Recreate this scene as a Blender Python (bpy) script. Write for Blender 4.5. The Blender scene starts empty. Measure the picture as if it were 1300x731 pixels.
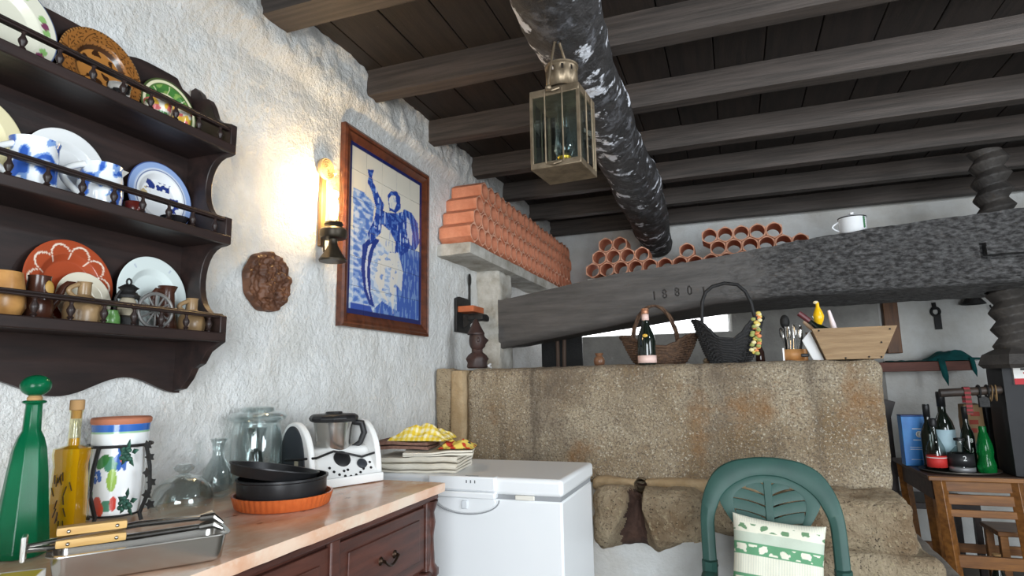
import bpy, math, random
import numpy as np
from mathutils import Vector, Matrix, Euler, noise
random.seed(7)
S = bpy.context.scene
COL = S.collection
PI = math.pi

# ------------------------------------------------------------------ camera
F = 768.56
YAW, PITCH, ROLL = math.radians(-19.87), math.radians(8.682), math.radians(-0.965)
_f = Vector((math.sin(YAW)*math.cos(PITCH), math.cos(YAW)*math.cos(PITCH), math.sin(PITCH)))
_r = Vector((math.cos(YAW), -math.sin(YAW), 0)); _u = _r.cross(_f)
CR = math.cos(ROLL)*_r + math.sin(ROLL)*_u
CU = -math.sin(ROLL)*_r + math.cos(ROLL)*_u
CAM = Vector((0, 0, 1.27))
cd = bpy.data.cameras.new('camera'); cam = bpy.data.objects.new('camera', cd); COL.objects.link(cam)
cd.sensor_width = 36; cd.sensor_fit = 'HORIZONTAL'; cd.lens = F/1300*36; cd.clip_start = .02
m = Matrix((CR, CU, -_f)).transposed().to_4x4(); m.translation = CAM; cam.matrix_world = m
S.camera = cam
def ray(x, y): return CR*((x-650)/F) - CU*((y-365.5)/F) + _f
def PX(x, y, v): r = ray(x, y); return CAM + r*((v-CAM.x)/r.x)
def PY(x, y, v): r = ray(x, y); return CAM + r*((v-CAM.y)/r.y)
def PZ(x, y, v): r = ray(x, y); return CAM + r*((v-CAM.z)/r.z)

# ------------------------------------------------------------------ world, lights, exposure
S.view_settings.view_transform = 'Standard'; S.view_settings.look = 'None'
S.view_settings.exposure = 0.0; S.view_settings.gamma = 1.0
w = bpy.data.worlds.new('world'); S.world = w; w.use_nodes = True
bg = w.node_tree.nodes['Background']; bg.inputs[0].default_value = (.80, .90, 1, 1); bg.inputs[1].default_value = 1.1
def area(name, loc, direction, sx, sy, power, col):
    l = bpy.data.lights.new(name, 'AREA'); l.shape = 'RECTANGLE'; l.size = sx; l.size_y = sy; l.energy = power*1.9; l.color = col
    o = bpy.data.objects.new(name, l); COL.objects.link(o); o.location = loc
    o.rotation_euler = Vector(direction).to_track_quat('-Z', 'Z').to_euler(); return o
# daylight entering by the door behind the viewer and by the window in the right wall
area('door_rear_offscreen', (1.0, -2.38, 1.25), (-.12, 1, .03), 1.9, 2.1, 95, (.90, .96, 1))
area('window_right_offscreen', (3.05, 0.4, 1.55), (-1, .12, -.05), 1.7, 1.2, 50, (.88, .95, 1))

# the lamp beyond the upper right corner, whose glow reaches the ceiling boards in the photograph
lp_ = bpy.data.lights.new('lamp_right_offscreen', 'POINT'); lp_.energy = 38; lp_.color = (.86, .93, 1); lp_.shadow_soft_size = .06
lpo = bpy.data.objects.new('lamp_right_offscreen', lp_); COL.objects.link(lpo); lpo.location = (1.5, 1.8, 2.42)

# ------------------------------------------------------------------ helpers
def lin(c):
    return tuple((v/12.92 if v <= .04045 else ((v+.055)/1.055)**2.4) for v in (x/255 for x in c))
MATS = {}
def mat(name, col, rough=.6, metal=0, col2=None, vs=8, bump=0, bs=60, stretch=None, trans=0, coat=0, emit=0, ior=1.45, lo=.35, hi=.65, attr=False, detail=4, speck=None, sss=0):
    if name in MATS: return MATS[name]
    mt = bpy.data.materials.new(name); mt.use_nodes = True; nt = mt.node_tree; b = nt.nodes['Principled BSDF']
    b.inputs['Base Color'].default_value = (*lin(col), 1); b.inputs['Roughness'].default_value = rough; b.inputs['Metallic'].default_value = metal
    b.inputs['IOR'].default_value = ior
    if trans: b.inputs['Transmission Weight'].default_value = trans
    if coat: b.inputs['Coat Weight'].default_value = coat; b.inputs['Coat Roughness'].default_value = .1
    if emit: b.inputs['Emission Color'].default_value = (*lin(col), 1); b.inputs['Emission Strength'].default_value = emit
    tc = nt.nodes.new('ShaderNodeTexCoord'); src = tc.outputs['Object']
    if stretch:
        mp = nt.nodes.new('ShaderNodeMapping'); mp.inputs['Scale'].default_value = stretch; nt.links.new(src, mp.inputs[0]); src = mp.outputs[0]
    out = None
    if attr:
        a = nt.nodes.new('ShaderNodeAttribute'); a.attribute_name = 'Col'; out = a.outputs['Color']
    if col2:
        n = nt.nodes.new('ShaderNodeTexNoise'); n.inputs['Scale'].default_value = vs; n.inputs['Detail'].default_value = detail; n.inputs['Roughness'].default_value = .6
        nt.links.new(src, n.inputs['Vector'])
        r = nt.nodes.new('ShaderNodeValToRGB'); r.color_ramp.elements[0].position = lo; r.color_ramp.elements[1].position = hi
        r.color_ramp.elements[0].color = (*lin(col), 1); r.color_ramp.elements[1].color = (*lin(col2), 1)
        nt.links.new(n.outputs['Fac'], r.inputs[0]); out = r.outputs[0]
    if speck:   # list of (colour, scale, low, high): extra noise layers mixed over
        for (c, sc, a0, a1) in speck:
            n = nt.nodes.new('ShaderNodeTexNoise'); n.inputs['Scale'].default_value = sc; n.inputs['Detail'].default_value = 5; n.inputs['Roughness'].default_value = .65
            nt.links.new(src, n.inputs['Vector'])
            r = nt.nodes.new('ShaderNodeMapRange'); r.inputs[1].default_value = a0; r.inputs[2].default_value = a1; nt.links.new(n.outputs['Fac'], r.inputs[0])
            mx = nt.nodes.new('ShaderNodeMix'); mx.data_type = 'RGBA'; nt.links.new(r.outputs[0], mx.inputs[0])
            if out: nt.links.new(out, mx.inputs[6])
            else: mx.inputs[6].default_value = (*lin(col), 1)
            mx.inputs[7].default_value = (*lin(c), 1); out = mx.outputs[2]
    if out: nt.links.new(out, b.inputs['Base Color'])
    if bump:
        n = nt.nodes.new('ShaderNodeTexNoise'); n.inputs['Scale'].default_value = bs; n.inputs['Detail'].default_value = 6; n.inputs['Roughness'].default_value = .65
        nt.links.new(src, n.inputs['Vector'])
        bn = nt.nodes.new('ShaderNodeBump'); bn.inputs['Strength'].default_value = min(1, bump); bn.inputs['Distance'].default_value = .02*max(1, bump)
        nt.links.new(n.outputs['Fac'], bn.inputs['Height']); nt.links.new(bn.outputs[0], b.inputs['Normal'])
    MATS[name] = mt; return mt

def thin_glass(name, tint=(248, 251, 251), edge=.45):
    # blown glass thin enough not to bend what is seen through it: clear, with a mirror sheen that grows towards the edges
    if name in MATS: return MATS[name]
    mt = bpy.data.materials.new(name); mt.use_nodes = True; nt = mt.node_tree; nt.nodes.remove(nt.nodes['Principled BSDF'])
    tr_ = nt.nodes.new('ShaderNodeBsdfTransparent'); tr_.inputs[0].default_value = (*lin(tint), 1)
    gl = nt.nodes.new('ShaderNodeBsdfGlossy'); gl.inputs['Roughness'].default_value = .04; gl.inputs['Color'].default_value = (.95, .97, .97, 1)
    lw_ = nt.nodes.new('ShaderNodeLayerWeight'); lw_.inputs['Blend'].default_value = .5
    pw = nt.nodes.new('ShaderNodeMath'); pw.operation = 'POWER'; nt.links.new(lw_.outputs['Facing'], pw.inputs[0]); pw.inputs[1].default_value = 2
    ma = nt.nodes.new('ShaderNodeMath'); ma.operation = 'MULTIPLY_ADD'; nt.links.new(pw.outputs[0], ma.inputs[0]); ma.inputs[1].default_value = edge; ma.inputs[2].default_value = .05
    mx = nt.nodes.new('ShaderNodeMixShader'); nt.links.new(ma.outputs[0], mx.inputs[0]); nt.links.new(tr_.outputs[0], mx.inputs[1]); nt.links.new(gl.outputs[0], mx.inputs[2])
    nt.links.new(mx.outputs[0], nt.nodes['Material Output'].inputs[0]); MATS[name] = mt; return mt

def tag(o, label=None, cat=None, group=None, kind=None):
    if label: o['label'] = label
    if cat: o['category'] = cat
    if group: o['group'] = group
    if kind: o['kind'] = kind
    return o
def thing(name, label, cat, loc=(0, 0, 0), rot=(0, 0, 0), group=None, scale=1):
    o = bpy.data.objects.new(name, None); COL.objects.link(o); o.empty_display_size = .02
    o.location = loc; o.rotation_euler = rot if hasattr(rot, '__len__') else (0, 0, rot); o.scale = (scale,)*3
    return tag(o, label, cat, group)
def copy_tree(o, parent=None):
    c = o.copy(); COL.objects.link(c); c.parent = parent
    for ch in list(o.children): copy_tree(ch, c)
    return c

class MB:
    def __init__(s): s.v = []; s.f = []
    def add(s, v, f, M=None):
        n = len(s.v)
        s.v += [tuple(M @ Vector(p)) if M else tuple(p) for p in v]
        s.f += [tuple(i+n for i in q) for q in f]; return s
    def box(s, lo, hi, M=None):
        x0, y0, z0 = lo; x1, y1, z1 = hi
        return s.add([(x0,y0,z0),(x1,y0,z0),(x1,y1,z0),(x0,y1,z0),(x0,y0,z1),(x1,y0,z1),(x1,y1,z1),(x0,y1,z1)],
                     [(0,3,2,1),(4,5,6,7),(0,1,5,4),(1,2,6,5),(2,3,7,6),(3,0,4,7)], M)
    def prism(s, pts, t, M=None):
        """outline pts in (x, z), extruded along y from 0 to t"""
        n = len(pts)
        a = sum(pts[i][0]*pts[(i+1) % n][1]-pts[(i+1) % n][0]*pts[i][1] for i in range(n))
        if a < 0: pts = pts[::-1]
        v = [(p[0], 0, p[1]) for p in pts]+[(p[0], t, p[1]) for p in pts]
        f = [tuple(range(n)), tuple(range(2*n-1, n-1, -1))]+[((i+1) % n, i, i+n, (i+1) % n+n) for i in range(n)]
        return s.add(v, f, M)
    def lathe(s, prof, seg=32, M=None, cap=True, fn=None):
        """prof list of (r, z) from bottom to top"""
        v = []; f = []; n = len(prof)
        for i, (r, z) in enumerate(prof):
            for k in range(seg):
                a = 2*PI*k/seg; rr = r; zz = z
                if fn: rr, zz = fn(r, z, a, i)
                v.append((rr*math.cos(a), rr*math.sin(a), zz))
        for i in range(n-1):
            for k in range(seg):
                k2 = (k+1) % seg; f.append((i*seg+k, i*seg+k2, (i+1)*seg+k2, (i+1)*seg+k))
        if cap:
            if prof[0][0] > 1e-5: f.append(tuple(range(seg-1, -1, -1)))
            if prof[-1][0] > 1e-5: f.append(tuple((n-1)*seg+k for k in range(seg)))
        return s.add(v, f, M)
    def tube(s, pts, r, seg=8, M=None, closed=False, ell=1.0):
        pts = [Vector(p) for p in pts]; n = len(pts); v = []; f = []
        rs = r if hasattr(r, '__len__') else [r]*n
        up = Vector((0, 0, 1)); prev = None
        for i, p in enumerate(pts):
            if closed: t = pts[(i+1) % n]-pts[i-1]
            else: t = pts[min(i+1, n-1)]-pts[max(i-1, 0)]
            t = t.normalized() if t.length > 1e-9 else Vector((0, 0, 1))
            if prev is None:
                a = t.cross(up)
                if a.length < .05: a = t.cross(Vector((1, 0, 0)))
                a.normalize()
            else:
                a = prev-t*prev.dot(t); a.normalize()
            prev = a; b = t.cross(a)
            for k in range(seg):
                q = 2*PI*k/seg; v.append(p+(a*math.cos(q)+b*math.sin(q)*ell)*rs[i])
        m_ = n if closed else n-1
        for i in range(m_):
            j = (i+1) % n
            for k in range(seg):
                k2 = (k+1) % seg; f.append((i*seg+k, i*seg+k2, j*seg+k2, j*seg+k))
        if not closed: f.append(tuple(range(seg-1, -1, -1))); f.append(tuple((n-1)*seg+k for k in range(seg)))
        return s.add(v, f, M)
    def ball(s, c, r, u=16, w_=10, M=None):
        r = r if hasattr(r, '__len__') else (r, r, r)
        v = [(c[0], c[1], c[2]-r[2])]; f = []
        for i in range(1, w_):
            t = -PI/2+PI*i/w_
            for k in range(u): a = 2*PI*k/u; v.append((c[0]+r[0]*math.cos(t)*math.cos(a), c[1]+r[1]*math.cos(t)*math.sin(a), c[2]+r[2]*math.sin(t)))
        v.append((c[0], c[1], c[2]+r[2])); L = len(v)-1
        for k in range(u): f.append((0, 1+(k+1) % u, 1+k)); f.append((L, 1+(w_-2)*u+k, 1+(w_-2)*u+(k+1) % u))
        for i in range(w_-2):
            for k in range(u): k2 = (k+1) % u; f.append((1+i*u+k, 1+i*u+k2, 1+(i+1)*u+k2, 1+(i+1)*u+k))
        return s.add(v, f, M)
    def grid(s, fn, nu, nv, M=None, closed_u=False):
        v = []; f = []
        for j in range(nv+1):
            for i in range(nu if closed_u else nu+1): v.append(fn(i/nu, j/nv))
        st = nu if closed_u else nu+1
        for j in range(nv):
            for i in range(nu):
                i2 = (i+1) % st if closed_u else i+1; f.append((j*st+i, j*st+i2, (j+1)*st+i2, (j+1)*st+i))
        return s.add(v, f, M)
    def rock(s, lo, hi, amp=.01, sc=6, n=(12, 6, 6), rnd=.25, seed=0, M=None, fine=0):
        """a box with rounded, uneven faces"""
        lo = Vector(lo); hi = Vector(hi); c = (lo+hi)/2; h = (hi-lo)/2; idx = {}; v = []; f = []
        hm = min(h)
        def vert(i, j, k):
            key = (i, j, k)
            if key in idx: return idx[key]
            u = Vector((2*i/n[0]-1, 2*j/n[1]-1, 2*k/n[2]-1)); p = Vector([u[t]*h[t] for t in range(3)])
            rr = rnd*hm; q = Vector([max(-h[t]+rr, min(h[t]-rr, p[t])) for t in range(3)]); d = p-q
            if d.length > 1e-9 and d.length > rr: p = q+d.normalized()*rr
            nn = (d.normalized() if d.length > 1e-9 else Vector((0, 0, 1)))
            w0 = p+c+Vector((seed*3.1, seed*1.7, seed)); dis = noise.noise(w0*sc)*amp+noise.noise(w0*sc*3.1)*amp*.4
            if fine: dis += noise.noise(w0*sc*9)*fine
            idx[key] = len(v); v.append(p+c+nn*dis); return idx[key]
        for (a, b, e) in ((0, 1, 2), (1, 2, 0), (2, 0, 1)):
            for side in (0, 1):
                for i in range(n[a]):
                    for j in range(n[b]):
                        q = []
                        for (di, dj) in ((0, 0), (1, 0), (1, 1), (0, 1)):
                            t = [0, 0, 0]; t[a] = i+di; t[b] = j+dj; t[e] = side*n[e]; q.append(vert(*t))
                        f.append(tuple(q) if side else tuple(q[::-1]))
        return s.add(v, f, M)
    def build(s, name, mt, parent=None, smooth=35, bevel=0, bseg=2, label=None, cat=None, group=None, kind=None, loc=None, rot=None, solid=0, sub=0):
        me = bpy.data.meshes.new(name); me.from_pydata([tuple(p) for p in s.v], [], s.f); me.update()
        if smooth:
            me.polygons.foreach_set('use_smooth', [True]*len(me.polygons)); me.set_sharp_from_angle(angle=math.radians(smooth))
        o = bpy.data.objects.new(name, me); COL.objects.link(o)
        for q in (mt if isinstance(mt, (list, tuple)) else [mt]): me.materials.append(q)
        if parent: o.parent = parent
        if loc is not None: o.location = loc
        if rot is not None: o.rotation_euler = rot if hasattr(rot, '__len__') else (0, 0, rot)
        if solid: md = o.modifiers.new('solid', 'SOLIDIFY'); md.thickness = solid; md.offset = 0
        if bevel: md = o.modifiers.new('bevel', 'BEVEL'); md.width = bevel; md.segments = bseg; md.limit_method = 'ANGLE'; md.angle_limit = math.radians(40)
        if sub: md = o.modifiers.new('sub', 'SUBSURF'); md.levels = sub; md.render_levels = sub
        return tag(o, label, cat, group, kind)
def cut(obj, cutters):
    """cut real hollows into a finished mesh"""
    import bmesh
    for cb_ in cutters:
        me = bpy.data.meshes.new('cutter')
        if isinstance(cb_, MB): me.from_pydata([tuple(p) for p in cb_.v], [], cb_.f)
        else: me = cb_
        bm = bmesh.new(); bm.from_mesh(me); bmesh.ops.remove_doubles(bm, verts=bm.verts, dist=1e-5); bmesh.ops.recalc_face_normals(bm, faces=bm.faces); bm.to_mesh(me); bm.free()
        co = bpy.data.objects.new('cutter', me); COL.objects.link(co); co.parent = obj
        md = obj.modifiers.new('cut', 'BOOLEAN'); md.operation = 'DIFFERENCE'; md.object = co; md.solver = 'EXACT'
        bpy.context.view_layer.update(); dg = bpy.context.evaluated_depsgraph_get(); new = bpy.data.meshes.new_from_object(obj.evaluated_get(dg))
        obj.modifiers.remove(md); bpy.data.objects.remove(co)
        old = obj.data; nm = old.name
        if len(new.vertices) > .5*len(old.vertices): obj.data = new; bpy.data.meshes.remove(old); new.name = nm
        else: print('CUT FAILED', obj.name)
def T(x=0, y=0, z=0, rx=0, ry=0, rz=0): return Matrix.Translation((x, y, z)) @ Euler((rx, ry, rz)).to_matrix().to_4x4()
def paint(o, fn):
    """flat print on a surface: one colour per vertex"""
    me = o.data; a = me.color_attributes.new('Col', 'FLOAT_COLOR', 'POINT')
    buf = np.empty((len(me.vertices), 4), 'f'); buf[:, 3] = 1
    for i, v in enumerate(me.vertices): buf[i, :3] = lin(fn(v.co))
    a.data.foreach_set('color', buf.ravel())
def arc(c, r, a0, a1, n): return [(c[0]+r*math.cos(a0+(a1-a0)*i/n), c[1]+r*math.sin(a0+(a1-a0)*i/n)) for i in range(n+1)]
def inpoly(x, y, P):
    r = False; n = len(P); j = n-1
    for i in range(n):
        if (P[i][1] > y) != (P[j][1] > y) and x < (P[j][0]-P[i][0])*(y-P[i][1])/(P[j][1]-P[i][1])+P[i][0]: r = not r
        j = i
    return r
def fbm(p, sc): return noise.noise(p*sc)+.5*noise.noise(p*sc*2.1)+.25*noise.noise(p*sc*4.3)

# ------------------------------------------------------------------ materials
stucco = mat('stucco', (232, 233, 232), .85, col2=(218, 217, 213), vs=7, bump=.9, bs=42)
plaster = mat('plaster', (226, 227, 226), .85, col2=(205, 203, 198), vs=4, bump=.5, bs=25)
cement = mat('cement', (168, 166, 162), .9, col2=(146, 144, 140), vs=5, bump=.5, bs=40)
oldplaster = mat('worn_plaster', (206, 203, 196), .9, col2=(150, 143, 130), vs=6, bump=.6, bs=30)
board_m = mat('ceiling_board', (46, 38, 34), .6, col2=(31, 27, 25), vs=5, stretch=(9, .6, 9), bump=.15, bs=20, speck=[((165, 165, 165), 55, .735, .75)])
joist_m = mat('joist_wood', (80, 71, 66), .62, col2=(56, 50, 46), vs=4, stretch=(.6, 12, 12), bump=.2, bs=12)
darkwood = mat('dark_wood', (50, 36, 33), .42, col2=(33, 25, 24), vs=4, stretch=(8, 1, 8), bump=.05, bs=12)
redwood = mat('mahogany', (86, 48, 38), .42, col2=(58, 33, 28), vs=4, stretch=(9, 1, 9), bump=.06, bs=12)
framewood = mat('frame_wood', (98, 54, 34), .3, col2=(66, 35, 24), vs=6, stretch=(5, 5, 1), coat=.3)
granite = mat('granite', (196, 180, 154), .9, col2=(150, 126, 94), vs=2.6, bump=1.6, bs=70, lo=.42, hi=.66,
              speck=[((140, 124, 106), 120, .50, .60), ((226, 216, 196), 95, .57, .64), ((84, 76, 68), 150, .58, .66), ((118, 104, 90), 1.7, .48, .70), ((158, 112, 64), 2.3, .56, .72)])
def streaks(mt, col, sc, lo, hi):   # damp run-down streaks, stretched along the height of the stone
    nt = mt.node_tree; b = nt.nodes['Principled BSDF']; src = b.inputs['Base Color'].links[0].from_socket
    tc = nt.nodes.new('ShaderNodeTexCoord'); mp = nt.nodes.new('ShaderNodeMapping'); mp.inputs['Scale'].default_value = sc; nt.links.new(tc.outputs['Object'], mp.inputs[0])
    n = nt.nodes.new('ShaderNodeTexNoise'); n.inputs['Scale'].default_value = 1; n.inputs['Detail'].default_value = 4; nt.links.new(mp.outputs[0], n.inputs['Vector'])
    r = nt.nodes.new('ShaderNodeMapRange'); r.inputs[1].default_value = lo; r.inputs[2].default_value = hi; r.inputs[4].default_value = .7; nt.links.new(n.outputs['Fac'], r.inputs[0])
    mx = nt.nodes.new('ShaderNodeMix'); mx.data_type = 'RGBA'; nt.links.new(r.outputs[0], mx.inputs[0]); nt.links.new(src, mx.inputs[6]); mx.inputs[7].default_value = (*lin(col), 1); nt.links.new(mx.outputs[2], b.inputs['Base Color'])
streaks(granite, (96, 84, 72), (11, 3, 1.3), .58, .74)
granite2 = mat('granite_weathered', (190, 172, 144), .92, col2=(138, 114, 86), vs=5, bump=1.8, bs=60, lo=.4, hi=.66,
               speck=[((190, 172, 140), 60, .56, .64), ((70, 58, 48), 110, .58, .66)])
char_m = mat('charred_oak', (88, 83, 80), .7, col2=(62, 59, 57), vs=5, stretch=(.5, 5, 5), bump=.8, bs=9, detail=6)
log_m = mat('smoked_log', (54, 51, 51), .62, col2=(32, 31, 31), vs=7, bump=1.4, bs=16, speck=[((88, 88, 92), 14, .52, .62), ((222, 224, 232), 8.5, .575, .615)])
terracotta = mat('terracotta', (218, 146, 114), .85, col2=(198, 122, 90), vs=14, bump=.2, bs=60)
terra_rim = mat('terracotta_rim', (232, 178, 150), .9, col2=(214, 150, 120), vs=30)
white_enam = mat('white_enamel', (232, 234, 236), .32)
white_glaze = mat('white_glaze', (232, 234, 232), .14, coat=.3)
paintm = mat('painted_glaze', (255, 255, 255), .16, attr=True, coat=.3)
paint_matt = mat('printed_cloth', (255, 255, 255), .9, attr=True, bump=.25, bs=220)
glass = thin_glass('clear_glass', (243, 247, 247), .75)
black_pl = mat('black_plastic', (28, 28, 30), .45)
black_iron = mat('black_iron', (30, 29, 29), .55, bump=.3, bs=60)
steel = mat('steel', (190, 188, 184), .24, metal=1)
brass = mat('aged_brass', (150, 134, 112), .45, metal=.7, col2=(112, 98, 80), vs=22)
brown_m = mat('brown_wood', (120, 78, 42), .5, col2=(84, 52, 28), vs=5, stretch=(8, 8, 1), bump=.1, bs=15)

# ------------------------------------------------------------------ the room
WX = -1.5; YB = 5.2; XR = 3.1; YR = -2.5; ZC = 2.655
def wall_left():
    ys = [YR+.05*i for i in range(int((.3-YR)/.05)+1)]
    y = ys[-1]
    while y < 3.6: y += .0125; ys.append(y)
    while y < YB: y += .04; ys.append(y)
    zs = [0, .3, .6, .8]; z = .8
    while z < ZC: z += .0125; zs.append(min(z, ZC))
    v = []; nz = len(zs)
    for y in ys:
        for z in zs:
            p = Vector((0, y, z)); d = .006*noise.noise(p*5)+.0045*noise.noise(p*14)+.0025*noise.noise(p*33)
            t = max(0, min(1, (z-2.40+.04*noise.noise(p*4))/.10)); t = t*t*(3-2*t)
            d += t*(.045+.014*noise.noise(p*11)+.008*noise.noise(p*26))
            v.append((WX+d, y, z))
    f = [(i*nz+j, (i+1)*nz+j, (i+1)*nz+j+1, i*nz+j+1) for i in range(len(ys)-1) for j in range(nz-1)]
    MB().add(v, f).build('wall_left', stucco, kind='structure', smooth=180)
wall_left()
WIN = (PY(706, 440, YB).x, PY(928, 420, YB).x, PY(820, 425, YB).z, PY(820, 425, YB).z+.34)   # slot window in the back wall
b = MB(); x0, x1, z0, z1 = WIN
b.box((WX-.1, YB, 0), (XR, YB+.25, z0)); b.box((WX-.1, YB, z1), (XR, YB+.25, ZC)); b.box((WX-.1, YB, z0), (x0, YB+.25, z1)); b.box((x1, YB, z0), (XR, YB+.25, z1))
b.build('wall_back', plaster, kind='structure', smooth=0)
wf = MB(); wf.box((x0, YB+.1, z0), (x1, YB+.14, z0+.012)); wf.box((x0, YB+.1, z1-.02), (x1, YB+.14, z1)); wf.box((x0, YB+.1, z0), (x0+.02, YB+.14, z1)); wf.box((x1-.02, YB+.1, z0), (x1, YB+.14, z1))
win = wf.build('window_1', white_enam, kind='structure')
MB().box((x0, YB+.115, z0), (x1, YB+.12, z1)).build('pane', mat('lit_window_pane', (250, 252, 255), .6, emit=4.0), win, label='pale daylit window pane')
# grey cement render on the lower back wall
MB().rock((WX+.02, YB-.05, 0), (PY(1118, 420, YB-.05).x, YB+.0, z0-.004), .004, 5, (60, 2, 30), .1).build('trim_1', cement, kind='structure', label='grey cement render on the back wall')
MB().rock((x1+.01, YB-.05, z0-.01), (PY(1118, 420, YB-.05).x, YB+.0, 2.0), .004, 5, (20, 2, 10), .1).build('trim_2', cement, kind='structure', label='grey cement render beside the slot window')
MB().box((XR, YR, 0), (XR+.2, -.5, ZC)).box((XR, 1.3, 0), (XR+.2, YB, ZC)).box((XR, -.5, 0), (XR+.2, 1.3, .9)).box((XR, -.5, 2.2), (XR+.2, 1.3, ZC)).build('wall_right', plaster, kind='structure', smooth=0)
MB().box((WX-.1, YR-.2, 0), (0, YR, ZC)).box((2.0, YR-.2, 0), (XR, YR, ZC)).box((0, YR-.2, 2.35), (2.0, YR, ZC)).build('wall_rear', plaster, kind='structure', smooth=0)
MB().box((WX-.1, YR-.2, -.1), (XR+.2, YB+.2, 0)).build('floor', mat('stone_floor', (120, 112, 102), .7, col2=(92, 86, 78), vs=3, bump=.3, bs=20), kind='structure', smooth=0)
ceil = MB().box((WX-.1, YR-.2, ZC+.03), (XR+.2, YB+.25, ZC+.08)).build('ceiling', board_m, kind='structure', smooth=0)
x = WX-.08; k = 0
while x < XR:
    wd = .19+.03*random.random(); z = ZC+.004*random.random()
    MB().box((x+.002, YR-.1, z), (min(x+wd, XR+.1)-.002, YB+.1, z+.026)).build('plank', board_m, ceil, bevel=.003); x += wd
for yf in [1.65-.6*i for i in range(6, 0, -1)]+[1.65, 2.25, 2.825, 3.41, 3.96, 4.54, 5.12]:
    wd = .13 if abs(yf-1.65) < .01 else .078
    b = MB().rock((WX-.05, yf-wd, 2.535), (XR+.05, yf, ZC+.004), .004, 2.2, (40, 2, 3), .12, seed=yf)
    b.build('joist', joist_m, ceil)

# round log girder under the joists
def log():
    def fn(u, t):
        y = .1+t*5.05; cx = -.405-.030*(y-1.0)+.015*math.sin(y*2.1); r = .132+.012*math.sin(y*1.7+1)-.006*y*.3
        a = 2*PI*u; p = Vector((math.cos(a)*r, y, math.sin(a)*r))
        d = .016*noise.noise(Vector((p.x*5, y*2.2, p.z*5)))+.010*noise.noise(Vector((p.x*14, y*6, p.z*14)))+.006*noise.noise(Vector((p.x*30, y*15, p.z*30)))
        rr = r+d; return (cx+math.cos(a)*rr, y, 2.395+math.sin(a)*min(rr, .138 if math.sin(a) > .7 else 9))
    b = MB().grid(fn, 72, 380, closed_u=True); b.f = [q[::-1] for q in b.f]
    b.f.append(tuple(range(71, -1, -1))); b.f.append(tuple(range(380*72, 381*72)))
    b.build('log_girder', log_m, label='rough blackened round log girder with flaking white patches under the ceiling joists', cat='beam', smooth=60)
log()

# ------------------------------------------------------------------ stone press trough
tr = thing('stone_trough', 'big granite wine press trough with a worn spout below its front slab', 'trough', (-.45, 2.93, 0))
o = -Vector((-.45, 2.93, 0))
def rel(b):
    b.v = [tuple(Vector(p)+o) for p in b.v]; return b
rel(MB().rock((-1.33, 2.93, .775), (.588, 3.34, 1.332), .012, 2.4, (150, 16, 46), .22, fine=.004)).build('front_slab', granite, tr, smooth=60)
rel(MB().rock((-1.487, 2.915, .60), (-1.405, 3.34, 1.335), .014, 4, (8, 8, 44), .3, 3, fine=.004)).build('jamb_stone', granite2, tr, smooth=60, label='narrow rough upright granite stone')
rel(MB().rock((-1.41, 2.905, .60), (-1.325, 3.34, 1.332), .006, 3, (6, 8, 30), .5, 4)).build('mortar_joint', mat('sand_mortar', (188, 166, 134), .95, col2=(160, 136, 102), vs=7, bump=.6, bs=60), tr, smooth=60)
rel(MB().rock((.38, 3.33, .775), (.585, 4.1, 1.325), .012, 2.4, (8, 40, 20), .22, 5)).build('side_slab', granite, tr, smooth=60)
rel(MB().rock((-1.45, 4.0, .775), (.585, 4.2, 1.30), .012, 2.4, (60, 6, 14), .22, 6)).build('rear_slab', granite, tr, smooth=60)
rel(MB().box((-1.48, 2.99, 0), (.55, 4.15, .80))).build('plaster_base', plaster, tr, smooth=0, label='white plastered base below the slabs')
# spout block with a channel running down its middle
def spout():
    b = MB().rock((-.635, 2.70, .545), (-.15, 3.02, .80), .022, 5, (110, 40, 60), .55, 2, fine=.005)
    v = []
    for p in b.v:
        p = Vector(p); cx = -.435-.10*(.80-p.z); d = abs(p.x-cx)
        wd = .035+.10*max(0, .72-p.z)/.2
        if p.y < 2.9 and d < wd: k = math.cos(d/wd*PI/2); p.y += .11*k*(1.0 if p.z < .79 else .5); p.z -= .05*k if p.z > .77 else 0
        if p.z < .60 and p.x > -.36: p.z += .05*min(1, (p.x+.36)/.12)
        v.append(tuple(p))
    b.v = v; return b
spb = rel(spout()).build('spout_block', [granite2, mat('wine_stained_stone', (96, 70, 58), .8, col2=(66, 48, 42), vs=9, bump=.8, bs=50)], tr, smooth=60, label='rounded stone block with a dark wine-stained pouring channel')
def stained(p):
    c = Vector(p.center)-o; wd = .026+.20*max(0, .74-c.z)+.012*noise.noise(c*30); return c.y < 2.93 and abs(c.x-(-.435-.10*(.80-c.z))) < wd and c.z < .80
spb.data.polygons.foreach_set('material_index', [1 if stained(p) else 0 for p in spb.data.polygons])
HOLE = (-.437, .786)
rel(MB().rock((-.66, 2.88, .76), (.30, 2.99, .815), .014, 7, (50, 5, 5), .6, 7)).build('mortar_joint', MATS['sand_mortar'], tr, smooth=60)
rel(MB().rock((.13, 2.70, .60), (.60, 3.05, .80), .022, 5, (36, 20, 16), .5, 8, fine=.005)).build('corner_stone', granite2, tr, smooth=60)
rel(MB().rock((-.17, 2.85, .60), (.15, 3.05, .79), .025, 6, (26, 16, 14), .6, 9, fine=.005)).build('corner_stone', granite2, tr, smooth=60)
rel(MB().rock((.10, 2.66, .50), (.66, 3.05, .615), .02, 6, (36, 20, 10), .6, 10)).build('corner_stone', MATS['granite_weathered'], tr, smooth=60)
for i, (sx, sy, sz, r) in enumerate(((.02, 2.78, .53, .05), (.10, 2.74, .55, .045), (.16, 2.76, .50, .06), (.03, 2.80, .43, .06))):
    rel(MB().rock((sx-r, sy-r, sz-r*.8), (sx+r, sy+r, sz+r*.8), .01, 14, (8, 8, 8), .9, 20+i)).build('rubble_stone', granite2, tr, smooth=60)
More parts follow.
